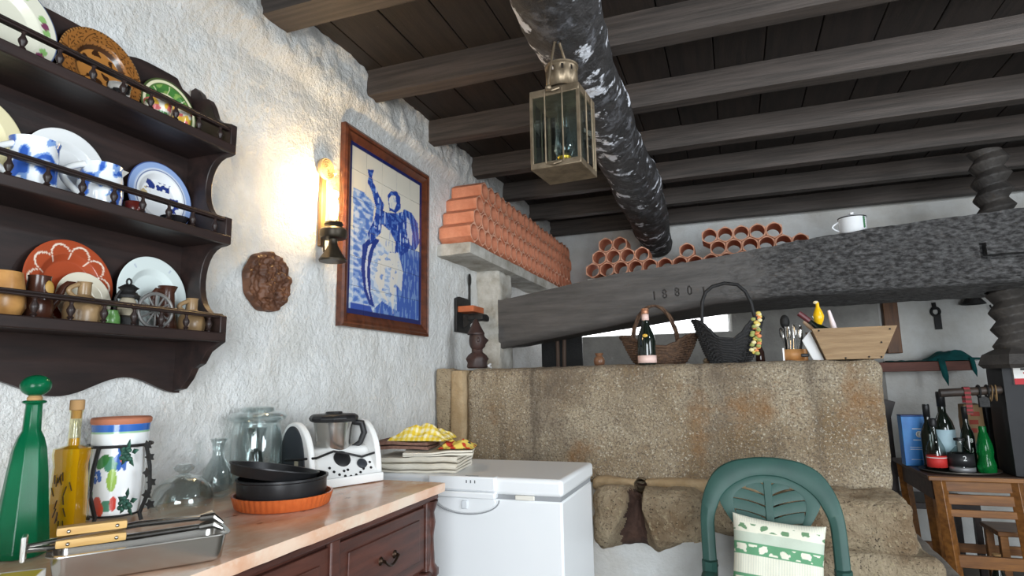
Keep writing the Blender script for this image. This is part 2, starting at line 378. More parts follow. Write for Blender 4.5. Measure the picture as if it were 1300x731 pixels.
rel(MB().rock((.30, 2.62, .0), (.79, 3.85, .50), .012, 4, (24, 40, 16), .12, 11)).build('step_slab', mat('grey_stone', (132, 124, 114), .85, col2=(100, 94, 88), vs=5, bump=.6, bs=40), tr, label='grey worn stone step slab', smooth=60)

for c_ in list(tr.children):
    if c_.name.split('.')[0] in ('front_slab', 'plaster_base', 'mortar_joint') and not (c_.name.startswith('mortar') and c_.data.vertices[0].co.x < -.6):
        cut(c_, [rel(MB().lathe([(.031, 0), (.031, .30)], 28, T(HOLE[0], 2.80, HOLE[1], -PI/2)))])
rel(MB().lathe([(.029, 0), (.029, .19), (.001, .19)], 28, T(HOLE[0], 2.897, HOLE[1], -PI/2), cap=False)).build('spout_hole', granite2, tr)

# ------------------------------------------------------------------ press beam, screw, pillar, ledges
def interp(x, pts):
    for (a, va), (b_, vb) in zip(pts, pts[1:]):
        if x <= b_: t = max(0, (x-a)/(b_-a)); t = t*t*(3-2*t) if 0 else t; return va+(vb-va)*t
    return pts[-1][1]
BY = 3.5; DEP = .56
def edge(pts, y): return [(p.x, p.z) for p in (PY(a, c, y) for a, c in pts)]
BT = [(-1.5, 1.79)]+edge(((636, 381), (702, 366), (750, 355), (780, 348), (820, 342), (905, 327), (1000, 308), (1078, 294), (1238, 271), (1300, 263)), BY)+[(3.1, 2.08)]
BB = [(-1.45, 1.445)]+edge(((640, 442), (769, 416), (850, 396), (907, 385), (1000, 375), (1130, 366), (1300, 356)), BY)+[(3.1, 1.70)]
BK = [(-1.6, 1.47)]+edge(((640, 445), (769, 422), (850, 409), (930, 398), (1000, 392), (1130, 384), (1300, 375)), BY+DEP)+[(3.2, 1.66)]
def press_beam():
    prof = []   # (v along y 0..1, top/bottom blend) around the section
    N = 14
    def fn(u, t):
        x = -1.36+t*4.4; zt, zb = interp(x, BT), interp(x, BB); h = zt-zb; s_ = u*4; dk = interp(x, BK)-zb
        ch = .045
        if s_ < 1: yy, zz = 0, ch+(h-2*ch)*s_; front = True
        elif s_ < 2: yy, zz = (s_-1)*DEP+.025*(1 if s_ > 1.001 else 0), h; front = False
        elif s_ < 3: yy, zz = DEP, h-(h-dk)*(s_-2); front = False
        else: yy, zz = DEP*(4-s_), dk*(4-s_); front = False
        if not front and s_ >= 3 and yy < .03: yy, zz = .012, .01
        p = Vector((x, yy, zz)); rough = max(0, min(1, (x+.1)/.5))
        d = .006*noise.noise(Vector((x*2, yy*7, zz*7)))+(.010*rough+.002)*noise.noise(Vector((x*9, yy*12, zz*16)))+(.007*rough)*noise.noise(Vector((x*26, yy*30, zz*34)))
        return (x, BY+yy-(d if front else 0), zb+zz+(0 if front else d*.5))
    b = MB().grid(fn, 120, 520, closed_u=True)
    b.f.append(tuple(range(119, -1, -1))); b.f.append(tuple(range(520*120, 521*120)))
    return b
char2 = mat('charred_oak_scaly', (92, 89, 88), .5, col2=(58, 56, 55), vs=9, stretch=(1, 2.2, 2.2), bump=2.2, bs=24, detail=7, speck=[((36, 35, 35), 22, .56, .64), ((150, 150, 152), 16, .58, .68)])
def beam_material():
    # smooth sooty timber on one end, cracked and scaly on the other, blended along the beam's own length
    mt = bpy.data.materials.new('press_beam_oak'); mt.use_nodes = True; nt = mt.node_tree; N = nt.nodes; b = N['Principled BSDF']; L = nt.links.new
    tc = N.new('ShaderNodeTexCoord'); mp = N.new('ShaderNodeMapping'); mp.inputs['Scale'].default_value = (1, 2.2, 2.2); L(tc.outputs['Object'], mp.inputs[0])
    def nz(sc, dt=6, src=None):
        n = N.new('ShaderNodeTexNoise'); n.inputs['Scale'].default_value = sc; n.inputs['Detail'].default_value = dt; n.inputs['Roughness'].default_value = .65; L((src or mp).outputs[0], n.inputs['Vector']); return n.outputs['Fac']
    def ramp(v, a, c, lo, hi):
        r = N.new('ShaderNodeValToRGB'); r.color_ramp.elements[0].position = lo; r.color_ramp.elements[1].position = hi; r.color_ramp.elements[0].color = (*lin(a), 1); r.color_ramp.elements[1].color = (*lin(c), 1); L(v, r.inputs[0]); return r.outputs[0]
    st = N.new('ShaderNodeMapping'); st.inputs['Scale'].default_value = (.5, 5, 5); L(tc.outputs['Object'], st.inputs[0])
    smooth_c = ramp(nz(5, 6, st), (88, 83, 80), (62, 59, 57), .35, .65)
    scaly = ramp(nz(30, 8), (48, 46, 46), (128, 127, 127), .40, .74)
    sp = N.new('ShaderNodeSeparateXYZ'); L(tc.outputs['Object'], sp.inputs[0])
    add = N.new('ShaderNodeMath'); add.operation = 'MULTIPLY_ADD'; L(nz(5), add.inputs[0]); add.inputs[1].default_value = 1.1; L(sp.outputs['X'], add.inputs[2])
    mr = N.new('ShaderNodeMapRange'); mr.inputs[1].default_value = .50; mr.inputs[2].default_value = .95; L(add.outputs[0], mr.inputs[0])
    mx = N.new('ShaderNodeMix'); mx.data_type = 'RGBA'; L(mr.outputs[0], mx.inputs[0]); L(smooth_c, mx.inputs[6]); L(scaly, mx.inputs[7]); L(mx.outputs[2], b.inputs['Base Color'])
    bn = N.new('ShaderNodeBump'); bn.inputs['Distance'].default_value = .05; L(nz(17, 8), bn.inputs['Height']); st2 = N.new('ShaderNodeMath'); st2.operation = 'MULTIPLY_ADD'; L(mr.outputs[0], st2.inputs[0]); st2.inputs[1].default_value = .8; st2.inputs[2].default_value = .15; L(st2.outputs[0], bn.inputs['Strength'])
    L(bn.outputs[0], b.inputs['Normal']); b.inputs['Roughness'].default_value = .58
    return mt
pb = thing('press_beam', 'huge charred oak press beam resting above the trough with carved numerals', 'beam', (0, BY, 1.4))
bb = press_beam(); bb.v = [(p[0], p[1]-BY, p[2]-1.4) for p in bb.v]
bm_ = bb.build('timber', beam_material(), pb, smooth=70)
def text_mesh(s, size, depth):
    c = bpy.data.curves.new('t', 'FONT'); c.body = s; c.size = size; c.extrude = depth; c.align_x = 'CENTER'; c.align_y = 'CENTER'
    ob = bpy.data.objects.new('t', c); COL.objects.link(ob); dg = bpy.context.evaluated_depsgraph_get(); dg.update()
    me = bpy.data.meshes.new_from_object(ob.evaluated_get(dg)); bpy.data.objects.remove(ob); bpy.data.curves.remove(c); return me
def text(s, size, depth, mt, parent, loc, rot, name='lettering', label=None, sx=1):
    ob = bpy.data.objects.new(name, text_mesh(s, size, depth)); COL.objects.link(ob); ob.data.materials.append(mt); ob.parent = parent; ob.location = loc; ob.rotation_euler = rot; ob.scale = (sx, 1, 1)
    if label: ob['label'] = label
    return ob
beam_m = bm_.data.materials[0]
# numerals and the joint notch are cut into the face; each keeps a floor of bare wood
cuts = []
for ch_, px, py in (('1', 830, 376), ('8', 843, 373.5), ('8', 859, 371), ('0', 875, 369), ('1', 893, 370)):
    p = PY(px, py, BY-.006); M_ = T(p.x, 0, p.z-1.4, PI/2, math.radians(-4)) @ Matrix.Diagonal((.8, 1, 1, 1))
    tm_ = text_mesh(ch_, .072, .016); tm_.transform(M_); cuts.append(tm_)
    text(ch_, .072, .001, beam_m, pb, (p.x, .0158, p.z-1.4), (PI/2, math.radians(-4), 0), 'carved_numeral', 'carved numeral on the beam face', .8)
p0 = PY(1243, 308, BY); nz_ = p0.z-1.4
cuts.append(MB().prism([(p0.x, nz_), (p0.x+.028, nz_), (p0.x+.028, nz_-.060), (p0.x+1.2, nz_-.060), (p0.x+1.2, nz_-.085), (p0.x, nz_-.085)], .11, T(0, -.05, 0)))
MB().prism([(p0.x, nz_), (p0.x+.028, nz_), (p0.x+.028, nz_-.060), (p0.x+1.2, nz_-.060), (p0.x+1.2, nz_-.085), (p0.x, nz_-.085)], .004, T(0, .0575, 0)).build('notch', beam_m, pb, smooth=0)
sx_ = PY(1258, 225, 3.86)
cuts.append(MB().lathe([(.098, -.2), (.098, 1.2)], 40, T(sx_.x, 3.86-BY, 0)))
cut(bm_, cuts)
def screw(b, cx, cy, z0, z1, r0, amp, pitch):
    seg = 40; n = int((z1-z0)/pitch*14)
    def fn(u, t):
        z = z0+(z1-z0)*t; a = 2*PI*u; ph = (z/pitch-u) % 1; tri = 1-abs(2*ph-1)
        r = r0+amp*tri; return (cx+r*math.cos(a), cy+r*math.sin(a), z)
    b.grid(fn, seg, n, closed_u=True)
    k = len(b.v)-(n+1)*seg; b.f.append(tuple(k+i for i in range(seg-1, -1, -1))); b.f.append(tuple(k+n*seg+i for i in range(seg)))
    return b
screwm = mat('screw_wood', (74, 69, 65), .6, col2=(50, 47, 45), vs=7, bump=.4, bs=30)
ps = thing('press_screw', 'carved wooden press screw rising through the end of the charred beam', 'press screw', (sx_.x, 3.86, 0))
screw(MB(), 0, 0, 1.36, 2.46, .062, .032, .088).build('threaded_shaft', screwm, ps, smooth=50)
bl0 = PY(1272, 475, 3.80).x-sx_.x
MB().rock((bl0, -.06, .7505), (bl0+.40, .16, 1.30), .005, 3, (10, 8, 20), .1, 2).build('base_block', mat('black_block', (38, 38, 42), .6, col2=(28, 28, 31), vs=4), ps, smooth=60, label='tall black block under the screw')
MB().lathe([(.15, 1.29), (.17, 1.31), (.15, 1.36), (.09, 1.39)], 6).build('collar', screwm, ps, smooth=20)
s0 = PY(1284, 459, 3.79)-Vector((sx_.x, 3.86, 0))
st = MB().box((s0.x, -.076, s0.z-.115), (s0.x+.16, -.060, s0.z)).build('sticker', mat('white_paper', (226, 224, 220), .7), ps, label='white and red printed sticker')
MB().box((s0.x, -.0775, s0.z-.115), (s0.x+.16, -.076, s0.z-.085)).build('red_band', mat('red_print', (186, 40, 48), .6), st)
MB().box((s0.x+.03, -.0775, s0.z-.028), (s0.x+.15, -.076, s0.z-.018)).box((s0.x+.03, -.0775, s0.z-.044), (s0.x+.15, -.076, s0.z-.034)).build('black_print', mat('black_print', (24, 24, 24), .6), st)
MB().box((s0.x+.04, -.0775, s0.z-.062), (s0.x+.14, -.076, s0.z-.054)).build('red_print_line', MATS['red_print'], st)

MB().rock((WX-.02, 3.50, .79), (-1.345, 3.72, 1.96), .012, 6, (8, 8, 50), .18, 3).build('plaster_pillar', oldplaster, label='short worn white plaster pillar carrying the tile ledge', cat='pillar', smooth=60)
MB().rock((WX-.02, 2.945, 1.955), (-1.298, YB, 2.022), .006, 8, (12, 90, 5), .25, 4).build('plaster_ledge', oldplaster, label='white plaster wall ledge under the tall stack of clay tubes', cat='ledge', smooth=60)
MB().rock((-1.0, 4.44, 1.955), (.66, YB, 2.022), .004, 6, (40, 12, 4), .2, 5).build('plaster_ledge', oldplaster, label='plaster ledge behind the charred beam holding clay tubes', cat='ledge', smooth=60)

# ------------------------------------------------------------------ hexagonal clay tubes
def hextube(length):
    b = MB(); R_ = .0600; r_ = .0465; v = []; f = []; n = 24
    for (yy, kind) in ((0, 'o'), (length, 'o'), (length, 'i'), (0, 'i')):
        for k in range(n):
            a = 2*PI*k/n+PI/2
            if kind == 'o':
                q = (a-PI/2) % (PI/3)-PI/6; rr = R_*math.cos(PI/6)/math.cos(q)*(.985 if abs(abs(q)-PI/6) < .01 else 1)
            else: rr = r_
            v.append((rr*math.cos(a), yy, rr*math.sin(a)))
    for s_ in range(4):
        t_ = (s_+1) % 4
        for k in range(n): k2 = (k+1) % n; f.append((s_*n+k, s_*n+k2, t_*n+k2, t_*n+k))
    b.add(v, [q[::-1] for q in f]); return b
tub = None
def place_tube(loc, rot, label, group):
    global tub
    if tub is None: o_ = tub = hextube(.19).build('clay_tube', [terracotta, terra_rim], smooth=25); o_.data.polygons.foreach_set('material_index', [1 if (i//24) in (1, 3) else 0 for i in range(96)])
    else: o_ = tub.copy(); COL.objects.link(o_)
    o_.location = loc; o_.rotation_euler = rot; tag(o_, label, 'clay tube', group); return o_
ROWS = ('bottom row resting on the ledge', 'second row up from the ledge', 'third row up from the ledge', 'topmost row under the joists')
for row in range(4):
    y = 2.997+row*.053+(.0)
    while y+.05 < YB-.02:
        place_tube((-1.302+random.uniform(-.006, .006), y, 2.0825+row*.0925+.0005), (0, random.uniform(-.01, .01), PI/2), 'hexagonal terracotta tube along the white wall, '+ROWS[row], 'clay tubes along the wall, '+ROWS[row])
        y += .1065
k_ = 4.45/3.7
def rack(xs, row, seed=0):
    for x in xs: place_tube((x*k_, 4.45+random.uniform(-.006, .01), 2.0825+row*.0925), (0, 0, random.uniform(-.006, .006)), 'hexagonal terracotta tube behind the charred beam, '+('lowest row' if row == 0 else 'middle row' if row == 1 else 'top row'), 'clay tubes behind the beam, '+('lowest row' if row == 0 else 'middle row' if row == 1 else 'top row'))
g0 = -.795
rack([g0+.0886*i for i in range(14)], 0)
rack([g0+.0443+.0886*i for i in (0, 1, 2, 3, 6, 8, 9, 10, 11, 12)], 1)
rack([g0+.0886*i for i in (1, 2)]+[g0+.0886*i for i in (8, 9, 10, 11, 12)], 2)
rack([g0+.0443+.0886*13], 1)

# ------------------------------------------------------------------ dark plate rack on the wall
pr = thing('plate_rack', 'dark carved wooden plate rack with three railed shelves on the white wall', 'plate rack', (WX, .7, 1.25))
RX = .18; Y0, Y1 = -.02-.7, 1.31-.7   # depth from the wall, ends (local)
def side_profile():
    z = lambda v: v-1.25
    P = [(.012, z(2.152)), (.03, z(2.158)), (.05, z(2.14)), (.062, z(2.118)), (.085, z(2.112)), (.10, z(2.088)), (.115, z(2.05)), (.14, z(2.03)), (RX, z(2.018)), (RX, z(1.932))]
    def scallop(zt, zb):
        zc = (zt+zb)/2; h = (zt-zb)/2
        out = [(RX-.006, zt)]
        for i in range(0, 15):
            a = PI/2-PI*i/14; out.append((RX-.012-.072*abs(math.cos(a))**.8, zc+h*math.sin(a)*.98))
        out.append((RX-.006, zb)); return out
    P += scallop(z(1.93), z(1.742)); P += [(RX, z(1.740)), (RX, z(1.665))]; P += scallop(z(1.663), z(1.462)); P += [(RX, z(1.46)), (RX, z(1.388))]
    P += [(.165, z(1.380)), (.135, z(1.362)), (.115, z(1.33)), (.09, z(1.318)), (.075, z(1.29)), (.05, z(1.262)), (.02, z(1.256)), (.012, z(1.258))]
    return P
for yy in (Y1-.022, Y0): MB().prism(side_profile(), .022, T(0, yy, 0)).build('side_panel', darkwood, pr, bevel=.002, smooth=30)
nb = 7; bw = (Y1-Y0)/nb
def crest(y):   # top edge of the back, scalloped
    t = (y-Y0)/(Y1-Y0); u = abs(t-.5)*2
    return 2.165-1.25 - .035*(1-abs(math.sin(t*PI*5)))**2 + .10*max(0, 1-u/.30)**.6*0.8 - .02*(u > .9)
def foot(y):
    t = (y-Y0)/(Y1-Y0); return 1.283-1.25-.022*math.cos(t*PI*8)-.01
for i in range(nb):
    a, e = Y0+i*bw, Y0+(i+1)*bw
    top = [(a+(e-a)*j/10, crest(a+(e-a)*j/10)) for j in range(11)]; bot = [(a+(e-a)*j/10, foot(a+(e-a)*j/10)) for j in range(11)]
    MB().prism([(p[0], p[1]) for p in bot]+top[::-1], .012, T(.020, .0005, 0, 0, 0, PI/2)).build('back_board', darkwood, pr, smooth=30)
sp = MB().lathe([(.004, 0), (.004, .006), (.007, .009), (.004, .013), (.008, .022), (.0085, .027), (.004, .036), (.0035, .041), (.006, .044), (.004, .048)], 12)
spo = None
for zz in (1.935, 1.667, 1.392):
    z = zz-1.25
    MB().box((.018, Y0+.02, z), (RX-.004, Y1-.02, z+.018)).box((RX-.012, Y0+.02, z-.004), (RX+.002, Y1-.002, z+.022)).build('shelf', darkwood, pr, bevel=.003)
    MB().box((RX-.020, Y0+.02, z+.062), (RX-.004, Y1-.01, z+.074)).box((RX-.023, Y0+.02, z+.066), (RX-.001, Y1-.01, z+.070)).build('rail', darkwood, pr, bevel=.002)
    y = Y1-.05
    while y > Y0+.03:
        if spo is None: q = spo = sp.build('spindle', darkwood, pr)
        else: q = spo.copy(); COL.objects.link(q)
        q.parent = pr; q.location = (RX-.012, y, z+.018); y -= .0735

# ------------------------------------------------------------------ sideboard with marble top
ZT = .955; CF = -.885; CE = 1.80; CS = .25
marble = mat('pink_marble', (228, 200, 178), .22, col2=(206, 148, 112), vs=5.5, lo=.40, hi=.68, detail=7, stretch=(1.6, .8, 1), speck=[((226, 206, 186), 9, .52, .66), ((120, 92, 78), 14, .63, .70)])
MB().rock((WX+.012, CS-.02, ZT-.03), (CF, CE, ZT), .0015, 20, (16, 60, 3), .35, 3).build('marble_top', marble, label='pink and beige marble worktop along the white wall', cat='worktop', smooth=50)
cb = thing('sideboard', 'dark mahogany sideboard with drawers under the pink marble top', 'sideboard', ((WX+CF)/2, CE, 0))
oc = -Vector(((WX+CF)/2, CE, 0))
def relc(b): b.v = [tuple(Vector(p)+oc) for p in b.v]; return b
fx = CF-.03
relc(MB().box((WX+.03, CS, .06), (fx-.012, CE-.03, ZT-.033))).build('body', redwood, cb, bevel=.002)
relc(MB().box((fx-.03, CS-.01, ZT-.05), (fx+.012, CE-.015, ZT-.033))).build('moulding', redwood, cb, bevel=.004)
relc(MB().box((fx-.03, CS-.01, .0), (fx+.006, CE-.02, .09))).build('plinth', redwood, cb, bevel=.004)
# drawer bays along the front (pixel of the stile between the two bays gives its place)
ys_ = PX(424, 700, fx).y
for i, (a, e) in enumerate(((ys_+.02, CE-.085), (CS+.06, ys_-.02))):
    for (zb, zt) in ((.715, ZT-.062), (.44, .68), (.12, .41)):
        d = relc(MB().box((fx-.014, a, zb), (fx, e, zt)).box((fx-.001, a+.035, zb+.03), (fx+.004, e-.035, zt-.03))).build('drawer', redwood, cb, bevel=.004)
        yc = (a+e)/2; zc = (zb+zt)/2
        relc(MB().lathe([(.012, 0), (.010, .004), (.004, .008), (.004, .014)], 10, T(fx+.003, yc-.035, zc, 0, PI/2)).lathe([(.012, 0), (.010, .004), (.004, .008), (.004, .014)], 10, T(fx+.003, yc+.035, zc, 0, PI/2))
             .tube([(fx+.017, yc-.035+.07*t/10, zc-.018*math.sin(PI*t/10)) for t in range(11)], .0035, 8)).build('handle', mat('dark_bronze', (58, 44, 34), .4, metal=.8), d, label='small dark bronze swing handle')
for yy in (ys_-.018, CE-.08, CS):
    relc(MB().box((fx-.012, yy, .09), (fx+.006, yy+.036, ZT-.05))).build('stile', redwood, cb, bevel=.004)
pf = [(.022, .10), (.030, .12), (.018, .16), (.022, .40), (.028, .46), (.020, .50), (.024, .66), (.034, .69), (.034, .705), (.024, .72), (.020, .80), (.026, .84), (.022, .87), (.034, .905)]
relc(MB().lathe(pf, 16, T(fx-.012, CE-.045, 0))).build('corner_column', redwood, cb)
relc(MB().box((fx-.05, CE-.10, .68), (fx+.014, CE-.012, .705))).build('moulding', redwood, cb, bevel=.005)

# ------------------------------------------------------------------ chest freezer
FZ = .935; f0 = PZ(714, 609.6, FZ); f1 = PZ(748, 587.6, FZ); FR = f0.x; FY0 = f0.y; FY1 = f1.y+.03; FL = -1.46
fr = thing('chest_freezer', 'white chest freezer standing against the granite trough', 'freezer', ((FL+FR)/2, FY0, 0))
of = -Vector(((FL+FR)/2, FY0, 0))
def relf(b): b.v = [tuple(Vector(p)+of) for p in b.v]; return b
relf(MB().box((FL+.008, FY0+.012, .03), (FR-.006, FY1-.01, FZ-.072))).build('body', white_enam, fr, bevel=.008, bseg=3)
relf(MB().box((FL, FY0, FZ-.058), (FR, FY1, FZ))).build('lid', white_enam, fr, bevel=.014, bseg=4)
relf(MB().box((FL+.012, FY0+.014, FZ-.074), (FR-.01, FY1-.012, FZ-.056))).build('seal', mat('grey_rubber_and_shade', (150, 152, 155), .7), fr)
for sx in (FL+.07, FR-.07):
    for sy in (FY0+.07, FY1-.07): relf(MB().lathe([(.022, 0), (.024, .004), (.018, .032)], 16, T(sx, sy, 0))).build('foot', black_pl, fr)
hx0, hx1 = PY(552, 620, FY0).x, PY(630, 620, FY0).x; hc = (hx0+hx1)/2; hw = (hx1-hx0)/2+.02
hd = relf(MB().box((hc-hw, FY0-.014, FZ-.046), (hx1, FY0+.03, FZ+.002)).box((hc-hw, FY0-.016, FZ-.072), (hx1, FY0+.02, FZ-.050))).build('handle', white_enam, fr, bevel=.005)
for i in range(3): relf(MB().box((hc+.01+.016*i, FY0-.0145, FZ-.020), (hc+.014+.016*i, FY0-.0135, FZ-.010))).build('indicator_mark', mat('grey_print', (90, 92, 96), .6), hd)
relf(MB().box((hc+.0, FY0+.004, FZ+.0015), (hc+.05, FY0+.007, FZ+.0028))).build('printed_word', MATS['grey_print'], hd)
pl_ = [(hc-hw, FZ-.074), (hx1-.01, FZ-.074)]+[(hc+(hw-.02)*math.cos(a), FZ-.076-.05*math.sin(a)) for a in [PI*i/16 for i in range(1, 16)]]
relf(MB().prism(pl_, .012, T(0, FY0+.004, 0))).build('lock_plate', white_enam, fr, bevel=.003)
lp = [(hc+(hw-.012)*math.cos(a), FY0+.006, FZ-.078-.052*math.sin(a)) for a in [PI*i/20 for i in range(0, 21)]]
relf(MB().tube(lp, .0022, 6)).build('plate_gap_shade', MATS['grey_rubber_and_shade'], fr)  # grey tube stands in for the shade in the gap round the lock plate
relf(MB().box((hc-.015, FY0-.002, FZ-.112), (hc+.010, FY0+.006, FZ-.082))).build('lock', mat('pale_lock', (214, 218, 222), .4), fr, bevel=.004)
relf(MB().box((FR-.17, FY0-.003, FZ-.072), (FR-.10, FY0+.004, FZ-.056))).build('clip', mat('cream_plastic', (226, 222, 212), .5), fr, bevel=.003)

# ------------------------------------------------------------------ green plastic armchair
gp = mat('green_plastic', (36, 70, 64), .5, col2=(46, 82, 74), vs=12, lo=.3, hi=.75)
CX = .085; CYB = 2.42
ch = thing('garden_chair', 'dark green plastic garden armchair facing away from the granite trough', 'chair', (CX, 2.2, 0))
def cl(px, py, y): p = PY(px, py, y); return Vector((p.x-CX, p.y-2.2, p.z))
# outline of the back: outer arch as a wide curved band
def back_y(z): return .20+.10*(z-.55)/.4
outer = [(-.238, .60), (-.240, .70), (-.238, .78), (-.222, .85), (-.185, .915), (-.13, .952), (-.06, .968), (0, .972)]
outer = outer+[(-x_, z_) for x_, z_ in outer[-2::-1]]
inner = [(-.190, .60), (-.192, .70), (-.190, .76), (-.172, .81), (-.150, .845), (-.11, .878), (-.055, .902), (0, .908)]
inner = inner+[(-x_, z_) for x_, z_ in inner[-2::-1]]
def smooth2(P, n=4):
    out = []
    for i in range(len(P)-1):
        p0 = Vector(P[max(i-1, 0)]); p1 = Vector(P[i]); p2 = Vector(P[i+1]); p3 = Vector(P[min(i+2, len(P)-1)])
        for k in range(n):
            t = k/n; q = .5*((2*p1)+(p2-p0)*t+(2*p0-5*p1+4*p2-p3)*t*t+(3*p1-p0-3*p2+p3)*t**3); out.append(q)
    out.append(Vector(P[-1])); return out
so, si = smooth2(outer), smooth2(inner)
def band(A, B, th=.022, bulge=.010):
    b = MB(); n = len(A); v = []
    for a, e in zip(A, B):
        md = (a+e)/2
        for (p, dy) in ((a, 0), (md, -bulge), (e, 0)): v.append((p.x, back_y(p.y)+dy-th/2, p.y))
        for (p, dy) in ((e, 0), (a, 0)): v.append((p.x, back_y(p.y)+th/2, p.y))
    f = [(i*5+k, (i+1)*5+k, (i+1)*5+(k+1) % 5, i*5+(k+1) % 5) for i in range(n-1) for k in range(5)]
    f += [tuple(range(5))[::-1], tuple((n-1)*5+k for k in range(5))]
    return b.add(v, f)
band(so, si).build('back_frame', gp, ch, bevel=.004, smooth=60)
# fan panel: rim, spine and chevron slats
half = [(0, .912), (.055, .906), (.11, .884), (.152, .850), (.168, .818), (.15, .78), (.125, .74), (.108, .70), (.098, .60)]
sp_ = smooth2(half)
ins = smooth2([(0, .885), (.05, .880), (.095, .860), (.118, .836), (.122, .806), (.112, .77), (.098, .735), (.086, .69), (.080, .60)])
for s_ in (1, -1):
    band([Vector((p.x*s_, p.y)) for p in sp_], [Vector((p.x*s_, p.y)) for p in ins], .014, .003).build('panel_rim', gp, ch, smooth=60)
MB().add([(-.014, back_y(.6)-.010, .60), (.014, back_y(.6)-.010, .60), (.014, back_y(.9)-.010, .895), (-.014, back_y(.9)-.010, .895),
          (-.014, back_y(.6)+.006, .60), (.014, back_y(.6)+.006, .60), (.014, back_y(.9)+.006, .895), (-.014, back_y(.9)+.006, .895)],
         [(0, 1, 2, 3), (7, 6, 5, 4), (0, 4, 5, 1), (1, 5, 6, 2), (2, 6, 7, 3), (3, 7, 4, 0)]).build('spine', gp, ch, bevel=.003)
for s_ in (1, -1):
    for zc, w0 in ((.868, .070), (.833, .115), (.795, .118), (.757, .110), (.719, .100), (.681, .096), (.643, .092)):
        A = []; B = []
        for i in range(9):
            t = i/8; xx = .004+w0*t; z_ = zc-.014+.048*t-.020*t*t; hh = .0158
            A.append(Vector((xx*s_, z_+hh+.003*t))); B.append(Vector((xx*s_, z_-hh)))
        band(A, B, .010, .002).build('slat', gp, ch, smooth=60)
# arms, legs, seat
for s_ in (1, -1):
    path = [(.217*s_, .20, .575), (.222*s_, .10, .555), (.235*s_, -.02, .55), (.242*s_, -.14, .545), (.246*s_, -.21, .53), (.246*s_, -.25, .48), (.243*s_, -.26, .42)]
    sm = []
    for i in range(len(path)-1):
        for k in range(4): sm.append(Vector(path[i]).lerp(Vector(path[i+1]), k/4))
    sm.append(Vector(path[-1]))
    MB().tube(sm, .027, 10, ell=.55).build('arm', gp, ch, smooth=60)
    MB().tube([(.243*s_, -.26, .43), (.255*s_, -.28, .22), (.262*s_, -.30, 0)], [.028, .024, .02], 8).build('leg', gp, ch)
    MB().tube([(.214*s_, .205, .62), (.220*s_, .23, .40), (.238*s_, .30, 0)], [.028, .024, .02], 8).build('leg', gp, ch)
MB().rock((-.235, -.26, .412), (.235, .21, .446), .004, 4, (14, 14, 2), .4).build('seat', gp, ch, smooth=60)

# striped cushion leaning on the chair back
def cushion():
    W, H, D = .150, .165, .055
    def fn(sgn):
        def g(u, v):
            x_, z_ = 2*u-1, 2*v-1; t = max(0, (1-x_**4)*(1-z_**4))**.5
            pin = 1-.07*(1-x_*x_)*abs(z_)**3-.0; pin2 = 1-.07*(1-z_*z_)*abs(x_)**3
            wr = .004*noise.noise(Vector((x_*3, z_*3, sgn)))
            return (x_*W*pin2, sgn*(D*t+wr*t), z_*H*pin)
        return g
    b = MB(); b.grid(fn(-1), 150, 160); n = len(b.f); b.grid(fn(1), 20, 20); b.f = b.f[:n]+[q[::-1] for q in b.f[n:]]; return b
cu0 = PY(982, 653, 2.33)
cu = cushion().build('cushion', paint_matt, label='green and white striped floral cushion propped on the green chair', cat='cushion', smooth=180, loc=(cu0.x+.0, 2.345, cu0.z-.185), rot=(math.radians(-16), math.radians(6), 0))
def cushcol(c):
    u, v = c.x/.15, (c.z+.165)/.33
    bands = ((.92, 1.01, 'w'), (.82, .92, 'f'), (.72, .82, 'g'), (.60, .72, 'f2'), (.42, .60, 'w'), (.24, .42, 'f2'), (.08, .24, 'w'), (-.1, .08, 'f2'))
    green = (96, 150, 112); cream = (226, 224, 206); pale = (190, 200, 184)
    for a, e, k in bands:
        if a <= v < e:
            t = (v-a)/(e-a)
            if k == 'w': return cream if (int(c.x*260) % 2) else (212, 212, 196)
            if k == 'g': return pale
            fl_ = math.sin(c.x*95)*math.cos((t-.5)*5+math.sin(c.x*60))+.5*noise.noise(Vector((c.x*90, c.z*90, 1)))
            inside = .15 < t < .85
            if k == 'f': return (104, 140, 104) if inside and fl_ > .35 else cream
            return cream if inside and fl_ > .15 else green
    return cream
paint(cu, cushcol)

# ------------------------------------------------------------------ tile picture
pc = [PX(441, 153.5, WX+.03), PX(546.5, 225, WX+.03), PX(431.5, 414.7, WX+.03), PX(543.6, 426, WX+.03)]
PY0 = (pc[0].y+pc[2].y)/2; PY1 = (pc[1].y+pc[3].y)/2; PZ1 = (pc[0].z+pc[1].z)/2; PZ0 = (pc[2].z+pc[3].z)/2
tp = thing('tile_picture', 'framed blue and white tile picture of a man raising a glass among barrels', 'picture', (WX+.004, (PY0+PY1)/2, PZ0))
yc_, zc_ = (PY0+PY1)/2, PZ0
fw = .058; W_, H_ = PY1-PY0, PZ1-PZ0
def fr_bar(L):   # moulded section (across, out) swept along y with mitred ends
    sec = [(0, 0), (0, .024), (.012, .030), (.020, .024), (.030, .026), (.044, .018), (fw, .012), (fw, 0)]
    v = [(d, -L/2+a, a) for a, d in sec]+[(d, L/2-a, a) for a, d in sec]; n = len(sec)
    return MB().add(v, [tuple(range(n)), tuple(range(2*n-1, n-1, -1))]+[(i+n, (i+1) % n+n, (i+1) % n, i) for i in range(n)])
for (L, ang, y_, z_) in ((W_, 0, 0, 0), (W_, PI, 0, H_), (H_, PI/2, W_/2, H_/2), (H_, -PI/2, -W_/2, H_/2)):
    fr_bar(L).build('frame_bar', framewood, tp, loc=(0, y_, z_), rot=(ang, 0, 0), smooth=20)
MB().box((.0, -W_/2+.03, .03), (.004, W_/2-.03, H_-.03)).build('backing', darkwood, tp, smooth=0)
